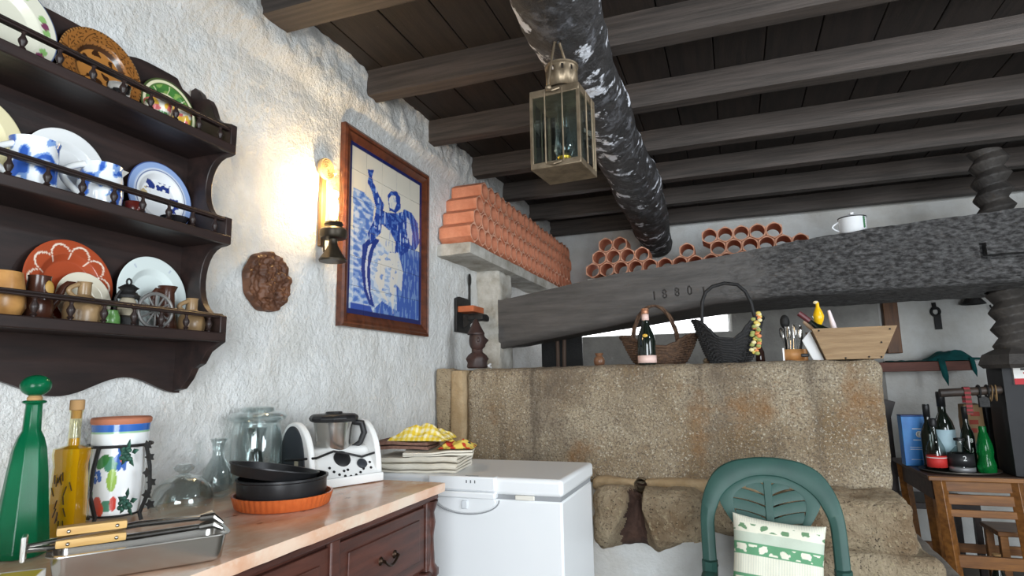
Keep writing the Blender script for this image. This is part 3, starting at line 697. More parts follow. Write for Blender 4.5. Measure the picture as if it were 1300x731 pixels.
def U(zx, zy):   # zoom pixel of the picture study -> panel plane
    p = PX(300+zx/2.438, 140+zy/2.438, WX+.02); return (p.y-yc_, p.z-zc_)
def UL(L): return [U(a, c) for a, c in L]
BARREL_L = UL([(366, 238), (400, 255), (432, 290), (425, 350), (405, 395), (396, 450), (400, 520), (420, 600), (366, 600)])
ARM = UL([(410, 222), (428, 222), (446, 262), (462, 292), (452, 330), (436, 300), (424, 250)])
GOB = UL([(410, 182), (430, 184), (424, 205), (428, 224), (410, 222), (414, 204)])
HOOD = [UL([(472, 262), (482, 250), (500, 250), (512, 270), (512, 305), (496, 318), (478, 310)])]
FACE = UL([(476, 272), (484, 262), (496, 264), (500, 290), (492, 308), (478, 300)])
BODY = UL([(438, 296), (470, 316), (500, 318), (524, 312), (530, 370), (545, 430), (505, 455), (480, 440), (450, 380), (420, 410), (410, 380), (430, 340)])
APRON = UL([(455, 352), (478, 372), (497, 408), (494, 440), (470, 436), (447, 404)])
LEGS = [UL([(446, 450), (470, 440), (466, 480), (460, 560), (478, 600), (455, 575), (432, 520)]), UL([(478, 440), (506, 440), (504, 520), (492, 570), (489, 632), (478, 560), (482, 490), (462, 480)])]
RING = UL([(395, 415), (420, 392), (448, 400), (430, 430), (418, 480), (420, 560), (432, 610), (415, 600), (400, 560), (390, 490)])
RINGIN = UL([(412, 420), (424, 412), (412, 450), (408, 510), (414, 560), (420, 590), (406, 550), (402, 480)])
BAR_R = UL([(520, 305), (545, 315), (566, 350), (570, 410), (556, 436), (536, 425), (522, 380)])
BAR_R2 = UL([(532, 330), (540, 340), (548, 380), (546, 420), (538, 410), (530, 370)])
LOWB = UL([(500, 455), (545, 430), (574, 440), (574, 660), (430, 640), (432, 612), (455, 590), (500, 620)])
STREAK = UL([(505, 440), (520, 500), (515, 560), (500, 540)])
FLOORB = UL([(358, 592), (420, 606), (432, 640), (358, 625)])
iw0, iw1, iz0, iz1 = -W_/2+fw-.006, W_/2-fw+.006, fw-.006, H_-fw+.006
def piccol(y, z):
    bl = .022
    n1 = noise.noise(Vector((y*25, z*60, 3))); n2 = noise.noise(Vector((y*70, z*18, 5)))
    if y < iw0+bl or y > iw1-bl-.006 or z > iz1-bl or z < iz0+bl*1.2: return (30, 38, 92)
    light = (176, 190, 214); mid = (78, 112, 184); dark = (40, 66, 146); cream = (208, 204, 192)
    for P_ in (FACE, APRON):
        if inpoly(y, z, P_): return (150, 164, 196) if n2 > .42 else (206, 206, 200)
    for P_ in LEGS:
        if inpoly(y, z, P_): return (120, 146, 196) if n1 > .3 else (208, 206, 200)
    if inpoly(y, z, HOOD[0]) or inpoly(y, z, GOB): return dark if n1 < .2 else mid
    if inpoly(y, z, ARM) or inpoly(y, z, BODY): return dark if n1+n2 < .1 else (mid if n2 < .35 else light)
    if inpoly(y, z, RINGIN): return (190, 200, 218)
    if inpoly(y, z, RING): return (38, 56, 130)
    if inpoly(y, z, BAR_R2): return (196, 200, 212)
    if inpoly(y, z, BAR_R): return dark if int((y+.3*z)*55) % 2 else mid
    if inpoly(y, z, STREAK): return (200, 204, 206)
    if inpoly(y, z, LOWB): return (60, 92, 168) if n2 < .15 else (108, 138, 190)
    if inpoly(y, z, FLOORB): return (52, 78, 158)
    if inpoly(y, z, BARREL_L): return mid if n1 > .12 else ((120, 150, 202) if n1 > -.15 else (170, 186, 212))
    if z < zmid: return (150, 172, 206) if n1 > 0 else (192, 202, 214)
    return cream
zmid = U(500, 420)[1]
NT = (5, 6); tw = (iw1-iw0)/NT[0]; th_ = (iz1-iz0)/NT[1]
for i in range(NT[0]):
    for j in range(NT[1]):
        a, e = iw0+i*tw+.0007, iz0+j*th_+.0007; q = MB(); xo = .009+random.uniform(0, .0006); n_ = 30
        q.grid(lambda u, v, a=a, e=e, xo=xo: (xo, a+u*(tw-.0014), e+v*(th_-.0014)), n_, n_)
        q.box((.004, a, e), (xo-.0002, a+tw-.0014, e+th_-.0014))
        t_ = q.build('tile', paintm, tp, smooth=0); paint(t_, lambda c: piccol(c.y, c.z))

# ------------------------------------------------------------------ wall sconce (lit oil lamp)
sc = thing('wall_sconce', 'lit oil lamp sconce on a wooden bracket beside the tile picture', 'lamp', (WX, 1.925, 1.80))
scw = mat('sconce_wood', (120, 92, 62), .5, col2=(92, 68, 44), vs=9, stretch=(6, 6, 1))
MB().box((.004, -.014, .0), (.020, .014, .30)).build('back_plate', scw, sc, bevel=.003)
prf = [(.043, 0), (.044, .006)]
for i in range(5): r = .042-.008*i; prf += [(r, .016), (r-.0035, .016), (r-.0045, .007), (r-.0075, .007)]
prf += [(.001, .014)]
MB().lathe(prf, 28, T(.018, 0, .315, 0, PI/2)).build('rosette', mat('pale_turned_wood', (188, 160, 116), .5), sc, label='round spiral turned rosette')
lx = .085; ly = -.022; lz = .055
MB().box((.018, -.016, lz-.012), (lx-.03, .004, lz)).build('bracket_arm', scw, sc, bevel=.002)
pew = mat('dark_pewter', (74, 66, 54), .42, metal=.6, col2=(54, 48, 40), vs=14)
MB().lathe([(.050, -.125), (.052, -.118), (.047, -.110), (.030, -.085), (.018, -.062), (.015, -.045), (.018, -.036)], 28, T(lx, ly, lz)).build('base', pew, sc)
MB().lathe([(.018, -.038), (.047, -.034), (.052, -.026), (.052, -.004), (.046, .004), (.034, .008), (.032, .018), (.036, .020), (.034, .028)], 28, T(lx, ly, lz)).build('font', pew, sc)
MB().tube([(lx-.05, ly+.012, lz-.02), (lx-.055, ly+.014, lz-.05), (lx-.048, ly+.01, lz-.08), (lx-.03, ly+.004, lz-.075)], .004, 8).build('finger_ring', pew, sc)
MB().lathe([(.026, .026), (.032, .06), (.036, .10), (.034, .14), (.027, .19), (.026, .235)], 28, T(lx, ly, lz), cap=False).build('chimney', thin_glass('lamp_glass', (252, 248, 240), .1), sc, solid=.002)
MB().ball((lx, ly, lz+.085), (.017, .017, .045), 16, 10).build('bulb', mat('warm_bulb', (255, 214, 150), .4, emit=160), sc, label='glowing warm flame bulb')
pl = bpy.data.lights.new('sconce_light', 'POINT'); pl.energy = 6.5; pl.color = (1, .74, .42); pl.shadow_soft_size = .018
plo = bpy.data.objects.new('sconce_light', pl); COL.objects.link(plo); plo.parent = sc; plo.location = (lx, ly, lz+.155)

# round carved relief plaque
pp = PX(341, 357.5, WX+.02)
def plaque():
    R_ = .104; b = MB()
    def fn(u, v):
        a = 2*PI*u; rr = R_*v*(1+.02*math.sin(a*9)*(v > .9)); y_, z_ = rr*math.cos(a), rr*math.sin(a)
        h = .022+.006*noise.noise(Vector((y_*40, z_*40, 2)))+.008*noise.noise(Vector((y_*75, z_*75, 5)))
        if v > .80: h += .006*abs(math.sin(a*7))
        if abs(y_+.012+.1*abs(z_)) < .022 and -.06 < z_ < .055: h += .012
        if (y_+.012)**2+(z_-.068)**2 < .014**2: h += .014
        if (y_+.01)**2/.022**2+(z_+.03)**2/.03**2 < 1: h += .008
        if (y_-.055)**2+(z_-.02)**2 < .02**2 or (y_-.055)**2+(z_+.045)**2 < .022**2: h += .009
        if v > .985: h = 0
        return (h, y_, z_)
    b.grid(fn, 120, 44, closed_u=True); return b
plaque().build('relief_plaque', mat('carved_brown', (112, 74, 52), .55, col2=(74, 46, 32), vs=18), label='round carved brown relief plaque on the white wall', cat='plaque', smooth=80, loc=(WX+.004, pp.y, pp.z))

# ------------------------------------------------------------------ plates leaning in the rack
SHT, SHM, SHB = 1.954, 1.686, 1.411
def plate(y, z, r, label, fn, tilt=.12, name='plate', xo=.026, mt=None, dish=.012):
    NR = 56; prof = [(r*.45, -.006), (r*.62, -.006), (r*.97, .004+dish*.6)]
    top = []
    for i in range(NR+1):
        t = 1-i/NR; rr = r*t
        h = dish if t > .68 else dish*max(0, (t-.52)/.16) if t > .52 else 0
        top.append((max(rr, .0002), h-.001*(t > .985)))
    b = MB().lathe(prof+top, 150)
    q = b.build(name, mt or paintm, smooth=70, label=label, cat='plate', loc=(WX+xo+r*math.sin(tilt), y, z+r*math.cos(tilt)-.0022), rot=(0, PI/2-tilt, 0))
    paint(q, lambda c: fn(math.hypot(c.x, c.y)/r, math.atan2(c.y, -c.x), c)); return q
def ang_near(a, c): return abs((a-c+PI) % (2*PI)-PI)
def cream_flower(t, a, c):
    if t > .97: return (90, 104, 140)
    for k in range(7):
        a0 = k*2*PI/7+.35
        d = math.hypot(t*math.cos(a)-.80*math.cos(a0), t*math.sin(a)-.80*math.sin(a0))
        if d < .075: return (122, 62, 92)
        for s_ in (-1, 1):
            d2 = math.hypot(t*math.cos(a)-.80*math.cos(a0+.17*s_), t*math.sin(a)-.80*math.sin(a0+.17*s_))
            if d2 < .075: return (140, 184, 110)
    return (224, 222, 204)
def brown_dec(t, a, c):
    base = (150, 98, 48); dk = (58, 36, 22)
    if t > .955: return dk if int(a*24) % 2 else (170, 120, 66)
    if .52 < t < .62: return (70, 44, 26)
    if t > .62:
        k = (a*7/(2*PI)) % 1; s_ = math.sin(a*42+t*30)*math.cos(t*26)
        star = math.hypot((k-.5)*2.0, (t-.79)*5.5)
        if star < .95 and abs(math.sin(math.atan2((t-.79)*5.5, (k-.5)*2.0)*4)) < .38*(1.1-star): return dk
        return dk if s_ > .62 and star > .6 else base
    n_ = noise.noise(Vector((c.x*55, c.y*55, 4)))
    return dk if n_ > .25 else (172, 116, 58)
def green_rim(t, a, c):
    if t > .93: return (70, 84, 48)
    if t > .84: return (226, 222, 186)
    if t > .80: return (84, 116, 60)
    if t > .56: return (216, 216, 170) if abs(math.sin(a*8)) < .12 else ((74, 128, 62) if noise.noise(Vector((c.x*60, c.y*60, 1))) > -.25 else (130, 166, 84))
    if t > .50: return (222, 216, 180)
    n_ = noise.noise(Vector((c.x*45, c.y*45, 8))); return (222, 120, 120) if n_ > .2 else ((226, 180, 80) if n_ > -.1 else (228, 222, 190))
def plain_white(t, a, c): return (234, 236, 236)
def blue_rim(t, a, c):
    if t > .975: return (70, 88, 140)
    if t > .80: return (146, 170, 214) if t > .83 else (180, 196, 224)
    if abs(t-.76) < .012: return (120, 134, 170)
    n_ = noise.noise(Vector((c.x*80, c.y*80, 2)))
    y_, z_ = t*math.sin(a), t*math.cos(a)
    if (abs(z_-.35) < .12 and abs(y_) < .36 and n_ > -.15) or (abs(y_-.45) < .14 and -.35 < z_ < .1 and n_ > .0): return (44, 60, 126)
    if math.hypot(y_+.4, z_-.12) < .16 and n_ > 0: return (190, 170, 130)
    return (232, 234, 236)
def terra_dec(t, a, c):
    base = (166, 74, 44)
    if t > .55:
        k = (a*10/(2*PI)) % 1; e = .66+.24*math.sin(k*PI)**.6
        if abs(t-e) < .022: return (232, 214, 196)
        if (k < .03 or k > .97) and .56 < t < .70: return (232, 214, 196)
        return base
    return base
def pale_plate(t, a, c):
    if .80 < t < .9 and abs((a*5/(2*PI)) % 1-.5) < .03: return (176, 186, 200)
    return (214, 224, 222)
def blue_old(t, a, c):
    if t > .96: return (216, 222, 228)
    n_ = noise.noise(Vector((c.x*90, c.y*90, 2)))
    if t > .62: return (70, 84, 132) if n_ > -.05 else (206, 212, 220)
    return (84, 96, 140) if n_ > .35 else (222, 220, 206)
def cream_plain(t, a, c):
    n_ = noise.noise(Vector((c.x*40, c.y*40, 2))); return (196, 160, 140) if (.55 < t < .8 and n_ > .45) else (228, 218, 178)
plate(.765, SHT, .118, 'cream plate with purple flowers and green leaves on the top shelf of the rack', cream_flower)
plate(.994, SHT, .108, 'brown earthenware plate with dark leaf pattern on the top shelf of the rack', brown_dec)
plate(1.193, SHT, .090, 'green and cream ringed plate on the top shelf of the rack', green_rim)
plate(.735, SHM, .105, 'cream oval plate with faded flowers on the middle shelf of the rack', cream_plain)
plate(.935, SHM, .098, 'plain white plate behind the blue jugs on the middle shelf', plain_white, tilt=.085)
plate(1.185, SHM, .100, 'white plate with broad blue rim on the middle shelf of the rack', blue_rim)
plate(.680, SHB, .095, 'old blue patterned plate on the bottom shelf of the rack', blue_old)
plate(.965, SHB, .104, 'terracotta plate with white scalloped arches on the bottom shelf of the rack', terra_dec)
plate(1.183, SHB, .104, 'pale bluish white plate behind the toy wheel on the bottom shelf', pale_plate)
plate(.985, SHB, .066, 'small cream plate leaning in front of the terracotta plate', lambda t, a, c: (224, 216, 196), xo=.050, tilt=.165)

def handle_pts(y0, z0, z1, out, n=12, s_=-1):
    return [(0, y0+s_*out*math.sin(PI*i/n), z0+(z1-z0)*i/n) for i in range(n+1)]
def vessel(name, label, cat, x, y, z, prof, mt, parts=(), fn=None, seg=48, rz=0, group=None, inner=True, k=1.0):
    """turned pot: outer wall, lip and inside; parts are (name, MB, material)"""
    t = thing(name, label, cat, (x, y, z), rz, group, k)
    pr_ = list(prof)
    if inner: pr_ += [(max(r-.003, .001), zz) for r, zz in prof[::-1] if zz > .006]+[(.0005, .006)]
    # refine for painting
    fine = []
    for (a, e) in zip(pr_, pr_[1:]):
        n_ = max(1, int(math.hypot(a[0]-e[0], a[1]-e[1])/.002)) if fn else 1
        fine += [(a[0]+(e[0]-a[0])*i/n_, a[1]+(e[1]-a[1])*i/n_) for i in range(n_)]
    fine.append(pr_[-1])
    bdy = MB().lathe(fine, 110 if fn else seg, cap=True).build('body', mt, t, smooth=50)
    if fn: paint(bdy, fn)
    for (n_, b_, m_) in parts: b_.build(n_, m_, t, smooth=50)
    return t
def delft(seed, den=.0):
    def f(c):
        n_ = noise.noise(Vector((c.x*55, c.y*55, c.z*55+seed))); n2 = noise.noise(Vector((c.x*25, c.y*25, c.z*25+seed*2)))
        if n_+.6*n2 > .30-den: return (52, 92, 178)
        if n_+.6*n2 > .18-den: return (126, 160, 214)
        return (230, 234, 238)
    return f
JX = -1.394
def jy(px, py, x=JX): return PX(px, py, x).y
yy = jy(42, 210)
vessel('blue_mug', 'blue and white painted mug with handle on the middle shelf', 'mug', JX, yy, SHM, [(.030, 0), (.034, .004), (.033, .04), (.032, .075), (.034, .083)], paintm,
       [('handle', MB().tube(handle_pts(-.031, .018, .070, .030), .005, 8), white_glaze)], delft(1, .2), k=1.36)
yy = jy(128, 230)
vessel('blue_jug', 'blue and white painted jug with spout on the middle shelf', 'jug', JX, yy, SHM, [(.030, 0), (.036, .006), (.038, .03), (.036, .06), (.033, .078), (.034, .086)], paintm,
       [('handle', MB().tube(handle_pts(-.034, .020, .080, .036), .006, 8), white_glaze), ('spout', MB().add([(0, .028, .060), (-.012, .026, .088), (.012, .026, .088), (0, .055, .092), (0, .034, .066)], [(0, 2, 3), (0, 3, 1), (1, 3, 2), (0, 1, 2)]), white_glaze)], delft(5, .16), k=1.26)
vessel('brown_cup', 'small dark red glazed cup beside the blue rimmed plate', 'cup', -1.38, jy(171, 258, -1.38), SHM, [(.012, 0), (.017, .004), (.018, .028), (.016, .030)], mat('red_glaze', (96, 34, 28), .2), k=1.3)
vessel('black_bowl', 'small black bowl in front of the blue rimmed plate', 'bowl', -1.375, jy(222, 276, -1.375), SHM, [(.010, 0), (.014, .003), (.024, .018), (.025, .020)], mat('black_glaze', (34, 32, 34), .25), k=1.4)
tan = mat('tan_glaze', (196, 146, 86), .3, col2=(168, 118, 66), vs=20); stone_w = mat('stoneware', (156, 128, 92), .3, col2=(120, 96, 68), vs=22); browng = mat('brown_glaze', (74, 42, 30), .2, col2=(52, 30, 24), vs=14)
vessel('tan_jar', 'tan glazed tapering jar on the bottom shelf of the rack', 'jar', JX, jy(0, 380), SHB, [(.022, 0), (.030, .006), (.036, .02), (.034, .045), (.029, .075), (.028, .080)], tan, k=1.2)
bj = vessel('brown_jug', 'dark brown glazed jug with a long spout on the bottom shelf', 'jug', JX, jy(48, 380), SHB, [(.018, 0), (.023, .006), (.024, .03), (.019, .055), (.017, .078), (.018, .082)], browng,
       [('spout', MB().tube([(0, .016, .020), (0, .032, .042), (0, .042, .068), (0, .050, .076), (0, .062, .077)], [.009, .007, .006, .005, .004], 10), browng), ('painted_patch', MB().ball((.016, .006, .058), (.004, .010, .016), 12, 8), mat('gilt_paint', (180, 140, 70), .4))], k=1.2)
vessel('stoneware_jug', 'squat stoneware jug with short neck between the brown jug and green pot', 'jug', -1.382, jy(105, 395, -1.382), SHB, [(.022, 0), (.029, .004), (.031, .02), (.029, .038), (.016, .050), (.0105, .054), (.0105, .074), (.012, .077)], stone_w,
       [('handle', MB().tube(handle_pts(-.011, .046, .072, .017), .0042, 8), stone_w)], k=1.26)
vessel('stoneware_jug', 'small stoneware jug with looped handle by the end panel of the rack', 'jug', -1.388, jy(243, 400, -1.388), SHB, [(.018, 0), (.022, .004), (.024, .016), (.022, .028), (.014, .040), (.0095, .043), (.0095, .062), (.011, .064)], stone_w,
       [('handle', MB().tube(handle_pts(-.009, .036, .058, .018), .0040, 8), stone_w)], k=1.5)
vessel('green_pot', 'tiny green glazed pot beside the miniature lantern', 'pot', -1.37, jy(140, 405, -1.37), SHB, [(.012, 0), (.014, .003), (.0135, .015), (.010, .024), (.011, .026)], mat('green_glaze', (92, 138, 74), .25), k=1.45)
# miniature lantern
ml = thing('miniature_lantern', 'miniature black hurricane lantern on the bottom shelf of the rack', 'lantern', (-1.388, jy(161, 395, -1.388), SHB), scale=1.55)
MB().lathe([(.017, 0), (.018, .004), (.017, .016), (.010, .020)], 20).build('fuel_base', black_iron, ml)
MB().lathe([(.009, .020), (.014, .030), (.012, .042), (.009, .048)], 20).build('globe', mat('smoky_glass', (170, 160, 140), .2), ml)
MB().lathe([(.016, .048), (.017, .052), (.010, .058), (.012, .062), (.015, .064), (.006, .070)], 20).build('cap', black_iron, ml)
MB().tube([(0, .004*math.cos(2*PI*i/12), .074+.005*math.sin(2*PI*i/12)) for i in range(12)], .0016, 6, closed=True).build('ring', black_iron, ml)
for s_ in (-1, 1): MB().tube([(0, .015*s_, .012), (0, .021*s_, .024), (0, .020*s_, .046), (0, .013*s_, .058)], .0022, 6).build('side_tube', black_iron, ml)
# spoked wheel ornament with a brown tankard behind it
wh = thing('toy_wheel', 'grey spoked toy cart wheel in front of the brown tankard', 'wheel ornament', (-1.358, jy(197, 400, -1.358), SHB+.0475), (.0, 0, -.15), scale=1.78)
pew2 = mat('grey_pewter', (132, 130, 128), .4, metal=.5)
MB().tube([(0, .024*math.cos(2*PI*i/28), .024*math.sin(2*PI*i/28)) for i in range(28)], .0026, 8, closed=True).build('rim', pew2, wh)
MB().lathe([(.005, -.004), (.005, .004)], 12, T(0, 0, 0, 0, PI/2)).build('hub', pew2, wh)
for i in range(12):
    a = 2*PI*i/12; MB().tube([(0, .004*math.cos(a), .004*math.sin(a)), (0, .024*math.cos(a), .024*math.sin(a))], .0013, 6).build('spoke', pew2, wh)
vessel('brown_tankard', 'dark brown tankard with square handle behind the toy wheel', 'tankard', -1.408, jy(211, 395, -1.408), SHB, [(.014, 0), (.017, .004), (.012, .03), (.010, .062), (.014, .072)], browng,
       [('handle', MB().tube([(0, -.010, .020), (0, -.024, .026), (0, -.025, .058), (0, -.020, .064), (0, -.009, .063)], .0038, 8), browng)], k=1.7)
# top shelf cups
def floral(c):
    n_ = noise.noise(Vector((c.x*60, c.y*60, c.z*60))); n2 = noise.noise(Vector((c.x*45+7, c.y*45, c.z*45)))
    return (224, 112, 112) if n_ > .22 else ((232, 186, 70) if n2 > .12 else ((70, 120, 64) if n2 < -.3 else (234, 230, 214)))
vessel('floral_cup', 'white cup with pink and yellow flowers before the green ringed plate', 'cup', -1.385, jy(201, 128, -1.385), SHT, [(.014, 0), (.019, .004), (.023, .03), (.024, .042)], paintm, fn=floral, k=1.4)
vessel('floral_cup', 'yellow and pink flowered cup by the rim of the green ringed plate', 'cup', -1.385, jy(229, 145, -1.385), SHT, [(.012, 0), (.017, .004), (.020, .03), (.021, .040)], paintm, fn=lambda c: floral(c*1.3+Vector((.1, 0, 0))), k=1.4)
vessel('black_white_cup', 'small grey cup with black pattern before the brown plate', 'cup', -1.385, jy(151, 108, -1.385), SHT, [(.014, 0), (.017, .004), (.018, .032), (.019, .038)], paintm, fn=lambda c: (34, 32, 32) if noise.noise(c*60) > .05 else (196, 192, 186), k=1.4)

# ------------------------------------------------------------------ things on the marble top
Z1 = ZT+.0012
def zat(px, py, y): return PY(px, py, y).z
def rad(a, c, py, P): return (P-CAM).length*math.sin(ray(a, py).angle(ray(c, py))/2)
gb = PZ(24, 706, ZT); gy = gb.y; gh = zat(42, 476, gy)-ZT
greeng = mat('green_glass', (14, 128, 84), .22, trans=.55, ior=1.3, col2=(10, 104, 66), vs=9)
g = thing('green_bottle', 'tall green glass bottle with a round green stopper on the marble top', 'bottle', (gb.x, gy, Z1))
R_ = .047; H = gh
MB().lathe([(R_*.9, 0), (R_, .01), (R_*.96, H*.1), (R_*.72, H*.45), (R_*.60, H*.58), (R_*.48, H*.64), (R_*.34, H*.68), (R_*.30, H*.83), (R_*.44, H*.838), (R_*.44, H*.848), (R_*.30, H*.852)], 8).build('body', greeng, g, smooth=25, bevel=.003)
MB().lathe([(R_*.26, H*.850), (R_*.28, H*.866), (R_*.2, H*.88)], 16).build('cork', mat('cork', (176, 138, 92), .9), g)
MB().ball((0, 0, H*.935), (R_*.55, R_*.55, H*.062), 24, 14).build('stopper', greeng, g)
# yellow oil bottle
ob = PZ(83, 683, ZT); oh = zat(92, 508, ob.y)-ZT
q = thing('oil_bottle', 'square clear bottle of golden oil with herbs and a cork', 'bottle', (ob.x, ob.y, Z1), .5)
def sq(b, prof): 
    def fn(r, z, a, i): 
        k = 1/max(abs(math.cos(a)), abs(math.sin(a)))**.8 if r > .014 else 1
        return r*k, z
    return b.lathe(prof, 32, fn=fn)
sq(MB(), [(.030, .0), (.031, .006), (.029, oh*.3), (.026, oh*.52), (.029, oh*.60), (.028, oh*.645), (.012, oh*.665), (.011, oh*.78), (.011, oh*.90), (.013, oh*.91), (.013, oh*.93)]).build('glass', thin_glass('oil_glass', (250, 246, 220), .15), q, smooth=50)
sq(MB(), [(.026, .006), (.027, .010), (.026, oh*.3), (.0235, oh*.52), (.0262, oh*.60), (.025, oh*.64), (.010, oh*.66), (.0095, oh*.715)]).build('oil', mat('golden_oil', (222, 172, 22), .12, trans=.35, ior=1.3), q, smooth=50, label='golden yellow oil')
hb = MB()
for i in range(16):
    a = random.uniform(-1, 1); x_ = random.uniform(-.018, .018); z_ = random.uniform(.02, oh*.42); hb.tube([(x_, -.0285, z_), (x_+.006*a, -.0292, z_+.018)], .0012, 5)
hb.build('herbs', mat('dried_herb', (66, 48, 16), .8), q, kind='stuff')
MB().lathe([(.0095, oh*.86), (.010, oh*.92), (.014, oh*.925), (.014, oh*.995), (.012, oh)], 16).build('cork', MATS['cork'], q)
# painted canister in its wire stand
cb0 = PZ(152, 668, ZT); cy_ = cb0.y+.035; cxx = PY(145, 660, cy_).x; zb_ = zat(150, 659, cy_-.06)-.0; zt_ = zat(150, 529, cy_)
cr = rad(113, 190, 540, Vector((cxx, cy_, zt_)))
ch_ = zt_-zb_
def cancol(c):
    a = math.atan2(c.y, c.x)-math.radians(-78); a = (a+PI) % (2*PI)-PI; u = a*cr; v = c.z/ch_   # u across, v up, 0 faces the room
    U_ = u/.05
    if v > .935: return (176, 104, 74)
    if v > .855: return (48, 98, 176) if v < .92 else (70, 120, 190)
    if v > .838: return (150, 190, 150)
    def el(cx, cy, rx, ry, an=0):
        dx, dy = U_-cx, (v-cy)*2.4; co, si = math.cos(an), math.sin(an); return ((dx*co+dy*si)/rx)**2+((-dx*si+dy*co)/ry)**2 < 1
    if el(1.02, .58, .10, .10): return (206, 92, 64)
    for k in range(6):
        if el(1.02+.2*math.cos(k*PI/3), .58+.085*math.sin(k*PI/3), .15, .10, k*PI/3): return (52, 96, 172)
    for (bx, by) in ((-.25, .44), (-.02, .43), (-.2, .36), (.05, .38)):
        if el(bx, by, .11, .09): return (56, 100, 178)
    if el(-.42, .14, .06, .05): return (40, 110, 64)
    if el(-.02, .10, .26, .24) or el(.16, .06, .18, .17): return (212, 84, 62)
    if el(-.52, .22, .20, .34, .4) or el(.15, .55, .34, .15, .35): return (64, 128, 70)
    if el(.62, .36, .22, .28): return (150, 184, 84)
    if el(.75, .12, .16, .18): return (206, 74, 64)
    if el(.55, .52, .34, .20) or el(.45, .1, .3, .14): return (84, 142, 116)
    return (232, 235, 236)
can = thing('painted_canister', 'white ceramic canister painted with fruit and a blue rim in a wire stand', 'canister', (cxx, cy_, zb_))
pf_ = [(cr*.86, 0), (cr*.90, .004), (cr*.90, ch_*.1), (cr*.93, ch_*.5), (cr*.97, ch_*.85), (cr*.99, ch_*.93)]
fine = []
for (a, e) in zip(pf_, pf_[1:]):
    n_ = max(1, int((e[1]-a[1])/.0022)); fine += [(a[0]+(e[0]-a[0])*i/n_, a[1]+(e[1]-a[1])*i/n_) for i in range(n_)]
fine += [pf_[-1], (cr*.90, ch_*.93), (cr*.86, .01), (.001, .01)]
paint(MB().lathe(fine, 170).build('body', paintm, can, smooth=50), cancol)
MB().lathe([(cr*.99, ch_*.93), (cr*1.03, ch_*.95), (cr*1.03, ch_*.985), (cr*.98, ch_), (cr*.92, ch_), (cr*.92, ch_*.93)], 64, cap=False).build('rim', mat('clay_rim', (178, 112, 84), .7), can, label='unglazed terracotta rim')
ws = thing('wire_stand', 'black wrought iron stand with grape and leaf clusters around the canister', 'stand', (cxx, cy_, ZT))
zr = zat(150, 564, cy_)-ZT; rr = cr*1.02+.004; zf = zb_-ZT
MB().tube([(rr*math.cos(2*PI*i/40), rr*math.sin(2*PI*i/40), zr) for i in range(40)], .0035, 8, closed=True).build('hoop', black_iron, ws)
MB().tube([(.05*math.cos(2*PI*i/30), .05*math.sin(2*PI*i/30), max(.006, zf-.003)) for i in range(30)], .003, 8, closed=True).build('base_hoop', black_iron, ws)
MB().tube([(-.05, 0, max(.006, zf-.003)), (.05, 0, max(.006, zf-.003))], .003, 6).tube([(0, -.05, max(.006, zf-.003)), (0, .05, max(.006, zf-.003))], .003, 6).build('cross_bar', black_iron, ws)
for a in (math.radians(195), math.radians(-75), math.radians(15), math.radians(105)):
    c_, s_ = math.cos(a), math.sin(a)
    MB().tube([(rr*c_, rr*s_, zr), (rr*1.18*c_, rr*1.18*s_, zr*.72), (rr*1.24*c_, rr*1.24*s_, zr*.42), (.062*c_, .062*s_, max(.006, zf-.003)), (.068*c_, .068*s_, .0035)], .0045, 8).build('leg', black_iron, ws)
leafm = mat('green_patina', (58, 104, 88), .5, col2=(40, 78, 66), vs=40); 
for (px, py, s_) in ((152, 576, .85), (150, 638, .8)):
    p = PY(px+10, py, cy_-cr-.012)-Vector((cxx, cy_, ZT))
    b = MB()
    for i in range(16): b.ball((p.x+random.uniform(-.018, .018)*s_, p.y+random.uniform(-.006, .004), p.z+random.uniform(-.016, .014)*s_), .0062*s_, 8, 6)
    b.build('grape_cluster', leafm, ws, kind='stuff')
    for k in range(5):
        a = k*1.25+.3; L = MB().add([(0, 0, 0), (.010, -.001, .006), (.022, .001, 0), (.010, -.001, -.006)], [(0, 1, 2, 3)], T(p.x+.012*s_*math.cos(a), p.y+.002, p.z+.012*s_*math.sin(a), 0, -a, 0)); L.build('leaf', leafm, ws, solid=.001)
for (px, py) in ((187, 565), (190, 580), (187, 600), (192, 612), (186, 628), (190, 640)):
    p = PY(px, py, cy_-.01)-Vector((cxx, cy_, ZT)); pts = []
    for i in range(10): r_ = .012 if i % 2 else .007; pts.append((r_*math.cos(i*PI/5), r_*math.sin(i*PI/5)))
    MB().prism(pts, .002, T(p.x, p.y, p.z, 0, 0, .4)).build('leaf', black_iron, ws)
# glass dome on a plate
db = PZ(231, 656, ZT); dy = db.y+.03; dxx = PY(231, 640, dy).x; dr = rad(190, 272, 640, Vector((dxx, dy, ZT))); dh = zat(225, 588, dy)-ZT
gd = thing('glass_cloche', 'clear glass cake dome with a knob on the marble top', 'glass dome', (dxx, dy, Z1))
MB().lathe([(dr*1.0, .002), (dr*.98, dh*.30), (dr*.86, dh*.52), (dr*.60, dh*.68), (dr*.25, dh*.76), (.003, dh*.78)], 48, cap=False).build('dome', glass, gd, solid=.003, smooth=60)
MB().lathe([(.012, dh*.765), (.010, dh*.80), (.021, dh*.86), (.024, dh*.92), (.017, dh*.98), (.001, dh)], 24).build('knob', glass, gd)
# carafe
cp = PZ(274, 632, ZT); chh = zat(273, 557, cp.y)-ZT
ca = thing('glass_carafe', 'clear glass carafe with a narrow waist by the white wall', 'carafe', (cp.x, cp.y, Z1))
MB().lathe([(.001, .002), (.028, .002), (.040, .012), (.043, chh*.25), (.034, chh*.48), (.016, chh*.68), (.0135, chh*.78), (.016, chh*.9), (.022, chh)], 40, cap=False).build('vessel', glass, ca, solid=.0025, smooth=60)
